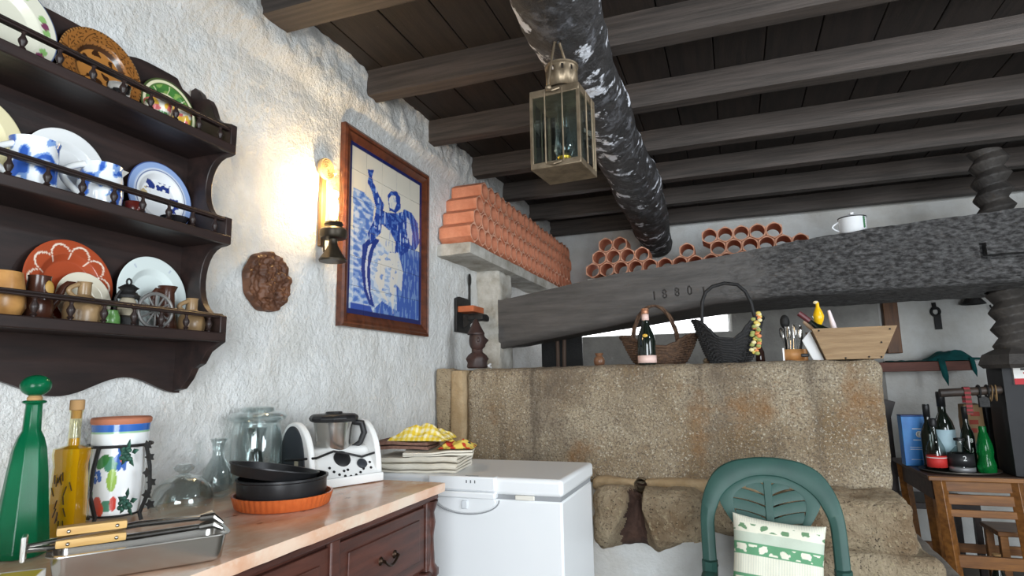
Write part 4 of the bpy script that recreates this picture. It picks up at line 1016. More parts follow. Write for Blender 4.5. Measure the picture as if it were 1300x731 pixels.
# fluted orange dish, two black baking tins
tc_ = Vector((-1.14, 1.352)); tart = thing('fluted_dish', 'orange fluted tart dish under the black baking tins', 'dish', (tc_.x, tc_.y, Z1))
def flute(r, z, a, i): return (r*(1+.018*abs(math.sin(a*26))) if i in (1, 2, 3) else r, z)
MB().lathe([(.112, 0), (.116, .003), (.124, .030), (.125, .033), (.121, .033), (.113, .006), (.001, .006)], 208, fn=flute).build('body', mat('orange_ceramic', (208, 108, 54), .3, col2=(192, 92, 44), vs=20), tart, smooth=60)
nonstick = mat('nonstick', (38, 38, 40), .36, metal=.3)
t1 = thing('baking_tin', 'round black baking tin resting in the orange fluted dish', 'baking tin', (tc_.x, tc_.y-.004, Z1+.0075))
MB().lathe([(.108, 0), (.111, .004), (.112, .060), (.116, .063), (.116, .068), (.110, .068), (.108, .006), (.001, .006)], 72).build('body', nonstick, t1, smooth=50)
t2 = thing('baking_tin', 'black shallow baking tin tilted on top of the deeper black tin', 'baking tin', (tc_.x-.012, tc_.y-.022, Z1+.0900), (math.radians(9), math.radians(-3), .4))
t2.rotation_euler = (math.radians(-8.5), math.radians(6), 0)
MB().lathe([(.100, -.018), (.104, -.016), (.110, .006), (.113, .008), (.113, .011), (.108, .010), (.102, -.012), (.001, -.012)], 72).build('body', nonstick, t2, smooth=50)
# tall glass jar with a domed lid by the wall
jx = -1.408; jyy = PX(340, 570, jx).y-.050; jr = rad(313, 378, 570, Vector((jx, jyy, 1.05))); jz = zat(346, 517, jyy)-ZT
gj = thing('glass_jar', 'wide clear glass jar with a flared glass lid behind the baking tins', 'jar', (jx, jyy, Z1))
MB().lathe([(.001, .003), (jr*.9, .003), (jr, .015), (jr*.98, jz*.55), (jr*.90, jz*.80), (jr*.92, jz*.82)], 48, cap=False).build('body', glass, gj, solid=.003, smooth=60)
MB().lathe([(jr*.95, jz*.825), (jr*1.10, jz*.85), (jr*1.14, jz*.885), (jr*1.02, jz*.925), (jr*.66, jz*.945), (jr*.64, jz*.985), (jr*.55, jz), (.001, jz*1.0)], 48, cap=False).build('lid', glass, gj, solid=.003, smooth=60)
MB().lathe([(.020, .01), (.030, .03), (.022, jz*.3), (.014, jz*.5), (.028, jz*.72), (.030, jz*.74)], 24, cap=False).build('inner_glass', glass, gj, solid=.002, smooth=60)
# food processor
tm = thing('food_processor', 'white food processor with steel jug and black lid on the marble top', 'food processor', (-1.250, 1.712, Z1), math.radians(66), scale=.93)
wp = mat('white_plastic', (236, 236, 234), .3); dk = mat('charcoal_plastic', (48, 52, 58), .5)
tz = zat(418, 516, 1.72)-ZT
# side outline (x across, z up): two arched shoulders round a hollow for the jug
def arch(w0, h, n=22): return [(w0*math.cos(PI*i/n), h*math.sin(PI*i/n)**.75) for i in range(n+1)]
MB().prism([(-.125, 0)]+[(x_*1.0, z_) for x_, z_ in arch(.125, tz*.86)][::-1]+[(.125, 0)], .05, T(0, .075, 0)).build('rear_shell', wp, tm, bevel=.012, bseg=3, smooth=40)
body = []
front = [(-.125, 0), (-.118, tz*.22), (-.105, tz*.42), (-.085, tz*.55), (.085, tz*.40), (.112, tz*.25), (.125, .02), (.125, 0)]
MB().rock((-.125, -.13, 0), (.125, .09, tz*.13), .0, 1, (12, 12, 6), .35).build('base', wp, tm, smooth=60)
sl = MB().add([(-.12, -.128, tz*.09), (.12, -.128, tz*.09), (.11, -.05, tz*.50), (-.11, -.05, tz*.50), (-.12, .09, tz*.09), (.12, .09, tz*.09), (.11, .09, tz*.50), (-.11, .09, tz*.50)], [(0, 1, 2, 3), (7, 6, 5, 4), (0, 4, 5, 1), (1, 5, 6, 2), (2, 6, 7, 3), (3, 7, 4, 0)])
sl.build('control_panel', wp, tm, bevel=.012, bseg=3, smooth=40)
# arched side cheek with dark grey inset, turned towards the marble's near end
for s_, mm in ((-1, dk), (1, dk)):
    ck = MB().prism([(y_, z_) for y_, z_ in [(-.12, 0)]+[(.005+x_, z_) for x_, z_ in arch(.125, tz*.88)][::-1]+[(.13, 0)]], .022, T(s_*.125+(.0 if s_ > 0 else .0), 0, 0, 0, 0, PI/2)).build('side_cheek', wp, tm, bevel=.006, smooth=40)
    MB().prism([(.005+x_*.72, z_*.93+.004) for x_, z_ in arch(.125, tz*.86)], .004, T(s_*.125+(.0035 if s_ > 0 else -.0225), 0, .002, 0, 0, PI/2)).build('cheek_inset', dk, ck, smooth=40, label='charcoal arched inset')
jl = MB().lathe([(.050, tz*.36), (.056, tz*.42), (.066, tz*.78), (.070, tz*.86)], 40, T(0, .0, 0)).build('jug', steel, tm, label='brushed steel mixing jug')
MB().lathe([(.074, tz*.855), (.082, tz*.875), (.085, tz*.91), (.080, tz*.945), (.072, tz*.965), (.030, tz*.968), (.028, tz), (.001, tz)], 12).build('lid', black_pl, tm, smooth=25, bevel=.002)
MB().tube([(.060, -.020, tz*.84), (.085, -.045, tz*.82), (.092, -.050, tz*.68), (.080, -.045, tz*.54), (.052, -.025, tz*.44)], [.010, .012, .011, .010, .009], 10).build('jug_handle', black_pl, tm)
dn = Vector((0, -.41*tz, .078)).normalized()
def onpanel(u, v): return (u, -.128+.078*v, tz*(.09+.41*v))
rotp = (math.atan2(tz*.41, .078), 0, 0)
MB().lathe([(.030, 0), (.030, .004), (.026, .006)], 28).build('display', black_pl, tm, loc=Vector(onpanel(-.012, .62))+dn*.001, rot=rotp)
MB().lathe([(.018, 0), (.018, .006), (.015, .008)], 24).build('dial', dk, tm, loc=Vector(onpanel(.055, .40))+dn*.001, rot=rotp)
for i in range(8):
    a = math.radians(205+i*16); MB().lathe([(.0045, 0), (.0045, .002)], 12).build('button', black_pl, tm, loc=Vector(onpanel(.0+.075*math.cos(a), .62+.55*math.sin(a)))+dn*.0008, rot=rotp)
for (u, v) in ((-.02, .25), (-.005, .27), (.085, .25), (.088, .42)): MB().lathe([(.0045, 0), (.0045, .002)], 12).build('button', black_pl, tm, loc=Vector(onpanel(u, v))+dn*.0008, rot=rotp)
MB().tube([(-.165, .02, tz*.36), (-.158, -.07, tz*.40), (-.13, -.125, tz*.42), (-.05, -.09, tz*.47), (.0, -.098, tz*.42), (.05, -.105, tz*.36), (.11, -.10, tz*.40), (.152, -.06, tz*.44)], .004, 8).build('power_cord', black_pl, tm)
MB().box((-.1525, -.045, tz*.24), (-.1505, -.02, tz*.36)).build('rating_label', mat('beige_label', (190, 184, 160), .6), tm)

# steel tray with tongs, small carton
A = PZ(62, 712, 1.0); B_ = PZ(290, 679, 1.0); Cc = PZ(256, 662, 1.0)
ux = (B_-A); L_ = ux.length; ang = math.atan2(ux.y, ux.x); wdt = .105
try_ = thing('steel_tray', 'rectangular stainless steel tray on the marble top', 'tray', (A.x, A.y, Z1), ang)
def rrect(x0, y0, x1, y1, r, n=6):
    P = []
    for (cx, cy, a0) in ((x1-r, y0+r, -PI/2), (x1-r, y1-r, 0), (x0+r, y1-r, PI/2), (x0+r, y0+r, PI)):
        P += [(cx+r*math.cos(a0+PI/2*i/n), cy+r*math.sin(a0+PI/2*i/n)) for i in range(n+1)]
    return P
tb = MB(); rings = [(.012, 0), (.006, .004), (0, .044), (-.006, .046), (-.006, .048), (.002, .048), (.010, .006), (.016, .004)]
n_ = 28; v = []
for (ins_, z_) in rings: v += [(x_, y_, z_) for x_, y_ in rrect(ins_, ins_, L_-ins_, wdt-ins_, .022-ins_*.5)]
f = [(i*n_+k, i*n_+(k+1) % n_, (i+1)*n_+(k+1) % n_, (i+1)*n_+k) for i in range(len(rings)-1) for k in range(n_)]
f += [tuple(range(n_-1, -1, -1)), tuple((len(rings)-1)*n_+k for k in range(n_))]
tb.add(v, f).build('pan', steel, try_, smooth=40)
tg = thing('serving_tongs', 'steel serving tongs with pale wooden grips lying across the tray', 'tongs', (A.x, A.y, Z1+.0527), ang)
ty = wdt*.52
for k_i, dz in enumerate((0, .020)):
    MB().tube([(-.035, ty+.005*k_i, dz*.3), (.02, ty, dz*.6), (.12, ty, dz), (L_*.86, ty+.01, dz*.8)], [.007, .008, .010, .009], 12, ell=.55).build('arm', steel, tg)
    MB().rock((.005, ty-.014, dz-.002), (.105, ty+.012, dz+.012), .0, 1, (8, 3, 3), .4).build('grip', mat('pale_wood', (206, 168, 104), .5, col2=(184, 142, 82), vs=8, stretch=(1, 8, 8)), tg, label='pale wooden grip')
    for rx_ in (.022, .09): MB().ball((rx_, ty-.0145, dz+.005), .0032, 10, 6).build('rivet', steel, tg)
    for q_ in range(4):
        MB().tube([(L_*.85, ty+.004*q_, dz*.8), (L_*.93, ty-.012+.012*q_, dz*.7+.004), (L_*.985, ty-.015+.014*q_, dz*.5-.004)], [.005, .006, .0035], 8).build('claw', steel, tg)
MB().tube([(-.036, ty-.012, -.012), (-.036, ty-.012, .022), (-.036, ty+.014, .022), (-.036, ty+.014, -.012)], .004, 8, closed=True).build('loop', steel, tg)
bx_ = PZ(30, 728, ZT+.03)
kb = thing('small_carton', 'small white carton with orange and yellow print beside the steel tray', 'carton', (bx_.x-.014, bx_.y-.018, Z1), .75)
MB().box((-.045, -.03, 0), (.045, .03, .028)).build('box', mat('card_white', (232, 230, 224), .6), kb, bevel=.001)
MB().box((-.010, -.0306, .003), (.043, -.0300, .024)).build('orange_print', mat('orange_print', (216, 92, 50), .6), kb, smooth=0)
MB().box((-.010, -.028, .0281), (.043, .02, .0286)).build('yellow_print', mat('yellow_print', (206, 186, 60), .6), kb, smooth=0)

# folded cloths at the end of the marble top
def folded(name, label, c, w_, l_, h_, layers, mt, rz=0, seed=0, fold=True, fn=None):
    """a cloth folded over and over: one ribbon section swept across"""
    t = h_/layers; pts = []
    for i in range(layers):
        a, e = (-l_/2, l_/2) if i % 2 == 0 else (l_/2, -l_/2)
        nn = 14
        for k in range(nn+1): pts.append((a+(e-a)*k/nn*(1-.02*i), (i+.5)*t))
        if i < layers-1:
            s_ = 1 if i % 2 == 0 else -1
            for k in range(1, 6): q_ = -PI/2+PI*k/6; pts.append((e*(1-.02*i)+s_*t*.55*math.cos(q_), (i+1)*t+t*.5*math.sin(q_)))
    b = MB(); nx = 22; v = []; th = t*.36
    P2 = [Vector(p) for p in pts]; N_ = []
    for i in range(len(P2)):
        d_ = P2[min(i+1, len(P2)-1)]-P2[max(i-1, 0)]; d_ = d_.normalized() if d_.length > 0 else Vector((1, 0)); N_.append(Vector((-d_.y, d_.x)))
    loop = [p+n*th for p, n in zip(P2, N_)]+[p-n*th for p, n in zip(P2[::-1], N_[::-1])]
    m_ = len(loop)
    for j in range(nx+1):
        x_ = -w_/2+w_*j/nx
        for (u, z_) in loop:
            d_ = .004*noise.noise(Vector((x_*14+seed, u*9, z_*30)))+.010*noise.noise(Vector((x_*5+seed*2, u*4, 1)))*(z_/h_)
            v.append((x_+.006*noise.noise(Vector((u*9, z_*40, seed))), u, max(.0005, z_+d_)))
    f = [(j*m_+k, j*m_+(k+1) % m_, (j+1)*m_+(k+1) % m_, (j+1)*m_+k) for j in range(nx) for k in range(m_)]
    f = [q_[::-1] for q_ in f]
    f += [tuple(range(m_)), tuple(nx*m_+k for k in range(m_-1, -1, -1))]
    o_ = b.add(v, f).build(name, mt, smooth=60, label=label, cat='cloth', group=None, loc=c, rot=rz)
    if fn: paint(o_, fn)
    return o_
linen = mat('linen', (226, 220, 206), .9, col2=(212, 204, 188), vs=10, bump=.15, bs=150)
cc = PZ(532, 598, ZT); 
ZF = FZ-.0003
folded('tablecloth', 'thick folded cream tablecloth on the freezer lid', (-1.165, 2.185, ZF), .32, .235, .060, 5, linen, math.radians(10), 1)
folded('tablecloth', 'cream cloth folded once over the thick tablecloth pile', (-1.10, 2.19, ZF+.0605), .26, .22, .020, 2, linen, math.radians(22), 2)
folded('brown_cloth', 'brown patterned cloth folded on the cream tablecloths', (-1.23, 2.165, ZF+.0805), .21, .17, .030, 2, mat('brown_fabric', (136, 102, 88), .9, col2=(112, 82, 70), vs=60), math.radians(12), 3)
def gingham(c):
    a = int((c.x+1)*95) % 2; e = int((c.y+1)*95) % 2
    return (226, 190, 44) if a and e else ((234, 212, 110) if a or e else (240, 230, 196))
def crumple(name, label, loc, rx, ry, h, mt, fn, seed, rz=0):
    def g(u, v):
        x_, y_ = (2*u-1), (2*v-1); r2 = max(abs(x_), abs(y_)); e = max(0, 1-r2**3)
        z_ = h*e*(.65+.5*noise.noise(Vector((x_*1.8+seed, y_*1.8, 0)))+.14*noise.noise(Vector((x_*5+seed, y_*5, 2))))
        return (x_*rx*(1+.12*noise.noise(Vector((y_*3, seed, x_)))), y_*ry*(1+.12*noise.noise(Vector((x_*3, seed, 4)))), max(0.002, z_))
    b = MB().grid(g, 60, 60); k0 = len(b.v); b.add([(p[0]*.98, p[1]*.98, .0) for p in b.v[:]], [q_[::-1] for q_ in b.f[:]])
    o_ = b.build(name, mt, smooth=80, label=label, cat='cloth', loc=loc, rot=rz); paint(o_, fn); return o_
crumple('gingham_cloth', 'crumpled yellow gingham cloth on top of the brown cloth', (-1.17, 2.175, ZF+.112), .115, .085, .066, paint_matt, gingham, 3, math.radians(8))
crumple('printed_cloth', 'small yellow and red printed cloth at the edge of the cloth pile', (-1.03, 2.20, ZF+.082), .07, .07, .036, paint_matt, lambda c: (196, 62, 40) if noise.noise(c*38) > .25 else ((60, 60, 70) if noise.noise(c*50+Vector((4, 0, 0))) > .42 else (232, 206, 96)), 8, .3)

# ------------------------------------------------------------------ hanging lantern
LY = 1.62; lb = PY(717, 221, LY); lt = zat(724, 122, LY); lw = .074
ln = thing('hanging_lantern', 'square aged brass lantern with glass panes hanging from the log girder', 'lantern', (lb.x, LY, lb.z), math.radians(-5))
LH = lt-lb.z
MB().box((-lw, -lw, 0), (lw, lw, .018)).build('base_tray', brass, ln, bevel=.002)
MB().box((-lw, -lw, LH-.022), (lw, lw, LH)).build('top_frame', brass, ln, bevel=.002)
for sx in (-1, 1):
    for sy in (-1, 1): MB().box((sx*lw-(.009 if sx > 0 else 0), sy*lw-(.009 if sy > 0 else 0), .016), (sx*lw+(0 if sx > 0 else .009), sy*lw+(0 if sy > 0 else .009), LH-.020)).build('corner_post', brass, ln, bevel=.001)
for k in range(4):
    c_ = Matrix.Rotation(k*PI/2, 4, 'Z'); MB().box((-lw+.008, -lw+.003, .016), (lw-.008, -lw+.0045, LH-.020), c_).build('pane', thin_glass('pane_glass', (236, 242, 242), .18), ln, smooth=0)
    for sx in (-.026, .026): MB().tube([(sx, -lw-.004, .010), (sx, -lw-.004, LH-.010)], .0022, 6, c_).build('guard_wire', brass, ln)
MB().lathe([(lw*1.0, LH), (.050, LH+.022), (.047, LH+.024)], 4, T(0, 0, 0, 0, 0, PI/4)).build('roof', brass, ln, smooth=20)
vp_ = [(.046, LH+.022), (.046, LH+.068), (.046, LH+.083), (.046, LH+.088), (.049, LH+.090), (.049, LH+.094), (.044, LH+.094)]
vt = MB().lathe(vp_, 40, cap=False); vt.f = [q_ for n_, q_ in enumerate(vt.f) if not (n_//40 == 1 and (n_ % 40) % 4 == 0)]   # slots left open
vt.build('vent_chimney', brass, ln, solid=.0015)
MB().lathe([(.026, .018), (.030, .024), (.030, .036), (.018, .044), (.020, .050)], 24).build('burner', mat('yellow_brass', (196, 160, 60), .3, metal=.9), ln)
MB().lathe([(.018, .048), (.028, .07), (.024, .10), (.014, LH-.03)], 24, cap=False).build('inner_glass', glass, ln, solid=.0015)
MB().box((-.045, .052, .03), (.045, .054, LH-.03)).build('reflector', steel, ln, smooth=0)
hk = PY(707, 54, LY)-Vector((lb.x, LY, lb.z)); cz = LH-.004
MB().tube([(-.012, -lw-.008, cz), (-.012, -lw-.008, cz+.02), (hk.x-.006, -.006, hk.z), (hk.x+.006, .006, hk.z), (.020, lw*.6, LH+.05), (.020, lw+.006, cz+.02), (.020, lw+.006, cz)], .0035, 8).build('bail_handle', brass, ln)
MB().ball((-.012, -lw-.008, cz), .009, 12, 8).build('handle_knob', brass, ln)
for zz in (.010, LH-.010): MB().tube([(-.02, -lw-.006, zz), (.0, -lw-.012, zz-.006), (.02, -lw-.006, zz)], .003, 6).build('latch', brass, ln)
MB().tube([(lb.x+hk.x, LY, lb.z+hk.z-.006), (lb.x+hk.x+.004, LY+.004, lb.z+hk.z+.012), (lb.x+hk.x+.02, LY+.01, lb.z+hk.z+.04), (lb.x+hk.x+.05, LY+.02, lb.z+hk.z+.10)], .004, 8).build('lantern_hook', black_iron, label='black iron hook driven into the log girder above the lantern', cat='hook')

# ------------------------------------------------------------------ carved bracket, bust, hanging scoop by the pillar
q0 = PX(576, 375, WX+.01); q1 = PX(597, 424, WX+.01)
br = thing('wall_bracket', 'dark wooden wall bracket with an orange wooden shelf near the pillar', 'bracket', (WX+.002, (q0.y+q1.y)/2, q1.z))
hb_ = q0.z-q1.z; wb_ = (q1.y-q0.y)*.42
MB().prism([(-wb_, 0), (wb_, 0), (wb_, hb_*.93), (wb_*.6, hb_), (-wb_*.6, hb_), (-wb_, hb_*.93)], .018, T(.018, 0, 0, 0, 0, PI/2)).build('back_plate', black_iron, br, bevel=.002)
MB().prism([(0, hb_*.12), (.016, hb_*.16), (.10, hb_*.45), (.10, hb_*.52), (0, hb_*.52)], .03, T(.018, -.015, 0)).build('brace', black_iron, br, bevel=.002)
MB().box((.010, -wb_*.8, hb_*.55), (.115, wb_*.8, hb_*.72)).build('shelf_block', mat('orange_wood', (188, 104, 64), .6, col2=(164, 84, 50), vs=9), br, bevel=.003, label='orange wooden block')
MB().rock((.06, -wb_*.5, hb_*.30), (.16, wb_*.6, hb_*.50), .008, 20, (8, 6, 5), .6).build('carved_knob', black_iron, br)
bl = PY(605, 466, 3.01)
bu = thing('carved_bust', 'dark carved wooden bust of a man in a pointed hat on the trough', 'bust', (bl.x, 3.02, 1.338), math.radians(35))
bw_ = mat('bust_wood', (66, 46, 42), .5, col2=(46, 34, 32), vs=12)
MB().lathe([(.040, 0), (.046, .008), (.042, .03), (.050, .05), (.040, .07), (.024, .085), (.024, .115)], 24, fn=lambda r, z, a, i: (r*(1+.25*abs(math.cos(a))), z)).build('shoulders', bw_, bu, smooth=50)
hdm = MB()
def headf(u, v):
    a = 2*PI*u; t = PI*v; x_ = .044*math.sin(t)*math.cos(a); y_ = .044*math.sin(t)*math.sin(a); z_ = .150-.064*math.cos(t)
    if x_ > 0: 
        fx_ = math.exp(-(y_/.009)**2)
        x_ += .020*fx_*math.exp(-((z_-.150)/.012)**2)+.008*fx_*math.exp(-((z_-.118)/.010)**2)-.004*math.exp(-((abs(y_)-.014)/.006)**2)*math.exp(-((z_-.165)/.007)**2)+.005*math.exp(-((z_-.134)/.005)**2)*math.exp(-(y_/.016)**2)
    return (x_, y_, z_)
hdm.grid(headf, 48, 36, closed_u=True); hdm.build('head', bw_, bu, smooth=80)
for s_ in (-1, 1): MB().ball((-.002, .044*s_, .150), (.008, .005, .013), 10, 8).build('ear', bw_, bu)
MB().lathe([(.046, .180), (.047, .188), (.036, .208), (.020, .24), (.010, .262), (.001, .268)], 20, T(-.006, 0, 0)).build('hat', bw_, bu)
MB().tube([(.05, -.05, .012), (.065, -.03, .020), (.06, -.01, .008), (.072, -.02, .004)], .006, 6).build('white_tag', white_enam, bu)
sc0 = PX(600, 355, WX+.03); sc1 = PX(597, 398, WX+.03)
hs = thing('hanging_ladle', 'thin dark iron ladle hanging on the wall above the bracket', 'ladle', (WX+.0005, sc0.y, sc1.z))
MB().tube([(.008, 0, 0), (.008, 0, sc0.z-sc1.z)], .008, 8).build('handle', black_iron, hs)
MB().ball((.010, 0, sc0.z-sc1.z), (.006, .022, .04), 14, 10).build('bowl', black_iron, hs)

# ------------------------------------------------------------------ things standing on the trough rim
TZ = 1.334
def rim(px, y=3.03): return PY(px, 462, y).x
jp = vessel('clay_jug', 'small round brown clay pot on the trough rim', 'pot', rim(761), 3.03, TZ, [(.018, 0), (.026, .010), (.029, .026), (.024, .042), (.015, .050), (.021, .062), (.022, .064)], mat('brown_clay', (124, 88, 64), .35, col2=(96, 66, 48), vs=18))
# sparkling wine bottle
wb0 = zat(820, 391, 2.98)-TZ
wbm = mat('dark_green_glass', (18, 26, 20), .08, coat=.4); pink = mat('pink_foil', (232, 200, 190), .45)
wbt = thing('wine_bottle', 'dark sparkling wine bottle with pink labels on the trough rim', 'bottle', (rim(822, 2.98), 2.98, TZ))
h = wb0
MB().lathe([(.040, 0), (.043, .006), (.043, h*.42), (.036, h*.54), (.020, h*.68), (.016, h*.80), (.0155, h*.90)], 36).build('glass', wbm, wbt)
MB().lathe([(.0442, h*.03), (.0442, h*.16)], 36, cap=False).build('label', pink, wbt, solid=.0006, label='pink paper label')
MB().lathe([(.0172, h*.78), (.0168, h*.89)], 28, cap=False).build('neck_label', pink, wbt, solid=.0006)
MB().lathe([(.0165, h*.895), (.018, h*.91), (.0175, h*.95), (.020, h*.96), (.018, h*.99), (.010, h)], 24).build('cap', mat('copper_foil', (170, 120, 92), .4, metal=.5), wbt)
MB().ball((.0, -.036, h*.50), (.013, .006, .009), 12, 8).build('medal', mat('gold_paint', (212, 170, 70), .4), wbt)
# baskets
wick = mat('brown_wicker', (104, 78, 58), .75, col2=(66, 48, 38), vs=60, bump=.4, bs=90); wick2 = mat('black_wicker', (38, 37, 38), .6, col2=(24, 24, 25), vs=60, bump=.3, bs=90)
def basket(t, rx, ry, h0, lift, mt, rows=14, stakes=26, flare=.45, handle_h=.2, handle_mt=None, tw=.0065, tilt=0):
    """boat shaped woven basket: each row a wavy ring of willow between upright stakes"""
    def plan(a): c_, s_ = math.cos(a), math.sin(a); return math.copysign(abs(c_)**.62, c_), math.copysign(abs(s_)**.62, s_)
    def up(a): q_ = max(0, min(1, (abs(plan(a)[0])-.15)/.72)); return lift*q_*q_*(3-2*q_)
    wv = MB()
    for j in range(rows):
        t_ = j/(rows-1); pts = []; n_ = stakes*4
        for i in range(n_):
            a = 2*PI*i/n_; s_ = flare+(1-flare)*t_**.75; wob = (.0035 if j % 2 else -.0035)*math.cos(a*stakes)
            z_ = .006+t_*(h0+up(a))
            px_, py_ = plan(a); pts.append(((rx*s_+wob)*px_, (ry*s_+wob)*py_, z_))
        wv.tube(pts, tw*.62, 6, closed=True)
    wv.build('weave', mt, t, smooth=60, kind='stuff')
    for k in range(stakes):
        a = 2*PI*k/stakes; pts = []
        for j in range(9):
            t_ = j/8; s_ = flare+(1-flare)*t_**.75; px_, py_ = plan(a); pts.append((rx*s_*px_, ry*s_*py_, .004+t_*(h0+up(a))))
        MB().tube(pts, tw*.42, 5).build('stake', mt, t)
    rimp = []
    for i in range(96):
        a = 2*PI*i/96; px_, py_ = plan(a); rimp.append((rx*1.02*px_, ry*1.02*py_, .006+h0+up(a)+.003*math.sin(a*30)))
    MB().tube(rimp, tw*1.0, 8, closed=True).build('rim', mt, t)
    MB().lathe([(rx*flare, .002), (rx*flare, .008)], 32, fn=lambda r, z, a, i: (r*(1-(1-ry/rx)*abs(math.sin(a))), z)).build('bottom', mt, t)
bk = thing('wicker_basket', 'brown wicker basket with twisted handle behind the wine bottle', 'basket', (rim(838, 3.18), 3.19, TZ), math.radians(5))
basket(bk, .190, .085, .085, .055, wick, 12, 28, .62, tw=.008)
hp = [( -.02+.115*math.cos(PI*i/18)*1.0, -.02, .08+.225*math.sin(PI*i/18)) for i in range(19)]
for ph in (0, 2.1, 4.2): MB().tube([(p[0]+.007*math.cos(i*.9+ph), p[1]+.007*math.sin(i*.9+ph), p[2]) for i, p in enumerate(hp)], .006, 8).build('handle_strand', wick, bk)
bk2 = thing('wicker_basket', 'black wicker basket with tall hooped handle hung with plastic flowers', 'basket', (rim(927, 3.06), 3.07, TZ), math.radians(-4))
basket(bk2, .158, .07, .105, .095, wick2, 20, 30, .56, tw=.0062)
hx_ = .115; hp = [(-hx_, 0, .14), (-hx_, 0, .24), (-hx_*.95, 0, .30), (-hx_*.8, 0, .345), (-hx_*.5, 0, .372), (0, 0, .384), (hx_*.5, 0, .372), (hx_*.8, 0, .335), (hx_*.98, 0, .28), (hx_*1.06, 0, .22), (hx_*1.12, 0, .15)]
MB().tube(hp, .0085, 10).build('handle', wick2, bk2, smooth=60)
for i in range(34):
    t_ = i/33; cpt = Vector((.135-.02*t_+random.uniform(-.016, .016), -.055+random.uniform(-.012, .008), .225-.185*t_))
    m_ = random.choice([mat('yellow_petal', (214, 190, 96), .6), mat('orange_petal', (216, 134, 84), .6), mat('green_petal', (150, 156, 88), .6), mat('cream_petal', (222, 210, 160), .6)])
    MB().ball(cpt, (.011, .006, .009), 8, 6, ).build('flower', m_, bk2)
# small things between the baskets and behind them
for (px, r_, h_, nm, lb_) in ((899, .022, .030, 'pale_dish', 'small pale pottery dish beside the black basket'),):
    vessel(nm, lb_, 'dish', rim(px, 3.2), 3.2, TZ-.003, [(r_*.7, 0), (r_, h_*.4), (r_*1.1, h_*.8), (r_*.8, h_), (r_*.85, h_*1.1)], mat('pale_clay', (176, 160, 136), .6, col2=(140, 120, 98), vs=30))
bot2 = thing('brown_bottle', 'small brown bottle peeking out behind the black basket', 'bottle', (rim(966, 3.2), 3.2, TZ+.003))
MB().lathe([(.020, 0), (.022, .01), (.020, .05), (.010, .075), (.009, .095)], 20).build('glass', mat('brown_bottle_glass', (60, 40, 34), .12), bot2)
# cutlery holder
cu_ = thing('cutlery_holder', 'round wooden cutlery holder full of steel forks and spoons', 'cutlery holder', (rim(1012, 3.05), 3.06, TZ))
hol = mat('holder_wood', (186, 136, 84), .5, col2=(160, 110, 62), vs=10)
MB().lathe([(.052, 0), (.054, .006), (.001, .006)], 32).build('base', hol, cu_)
MB().lathe([(.040, .006), (.043, .055)], 32, T(-.014, 0, 0), cap=False).build('cup', hol, cu_, solid=.006)
MB().lathe([(.012, .006), (.013, .055)], 20, T(.036, -.01, 0)).build('knob_post', hol, cu_)
MB().rock((.016, -.036, .018), (.052, -.020, .034), .002, 30, (6, 4, 4), .5).build('black_clamp', black_pl, cu_)
MB().tube([(.020, 0, .05), (.03, .0, .10), (.028, .0, .16)], .005, 8).build('stand_rod', black_iron, cu_)
for i in range(9):
    a = i*.7; x_ = -.014+.024*math.cos(a); y_ = .022*math.sin(a); tilt_ = random.uniform(-.16, .16)
    c_ = thing('fork' if i % 2 else 'spoon', ('steel fork standing in the wooden cutlery holder' if i % 2 else 'steel spoon standing in the wooden cutlery holder'), 'fork' if i % 2 else 'spoon', (cu_.location.x+x_, 3.06+y_, TZ+.0065), (tilt_*.6, tilt_, a), 'forks in the cutlery holder' if i % 2 else 'spoons in the cutlery holder')
    L = .145+.02*random.random()
    MB().tube([(0, 0, 0), (0, 0, L*.62)], [.0035, .0025], 6, ell=.5).build('stem', steel, c_)
    if i % 2:
        for k in (-1.5, -.5, .5, 1.5): MB().tube([(k*.002, 0, L*.62), (k*.0042, -.002, L*.72), (k*.0042, -.004, L)], .0015, 5).build('tine', steel, c_)
    else: MB().ball((0, -.002, L*.82), (.011, .004, L*.18), 12, 8).build('bowl', steel, c_)
# ladle behind the cutlery
lad = thing('black_ladle', 'black ladle standing behind the cutlery holder', 'ladle', (rim(1001, 3.2), 3.21, TZ+.005))
MB().tube([(0, 0, 0), (0, 0, .17)], .008, 8).build('stem', black_iron, lad); MB().ball((0, 0, .19), (.022, .014, .035), 14, 10).build('head', black_iron, lad); MB().lathe([(.028, 0), (.02, .012)], 16).build('foot', black_iron, lad)
# white leaning board
b0 = [PY(a, c, 3.02) for a, c in ((1033, 458), (1047, 458), (1028, 420), (1018, 432))]
bz = thing('white_board', 'white plastic board leaning against the wooden crate', 'board', (b0[0].x, 3.02, TZ))
MB().prism([(p.x-b0[0].x, max(0, p.z-TZ)) for p in (b0[0], b0[1], b0[2], b0[3])], .008, T(0, 0, 0)).build('panel', white_enam, bz, bevel=.002)
MB().box((PY(1000, 460, 3.0).x-.017, 2.995, TZ), (PY(1000, 460, 3.0).x-.011, 3.04, TZ+.060)).build('white_card', white_enam, label='narrow white card standing beside the cutlery holder', cat='card')
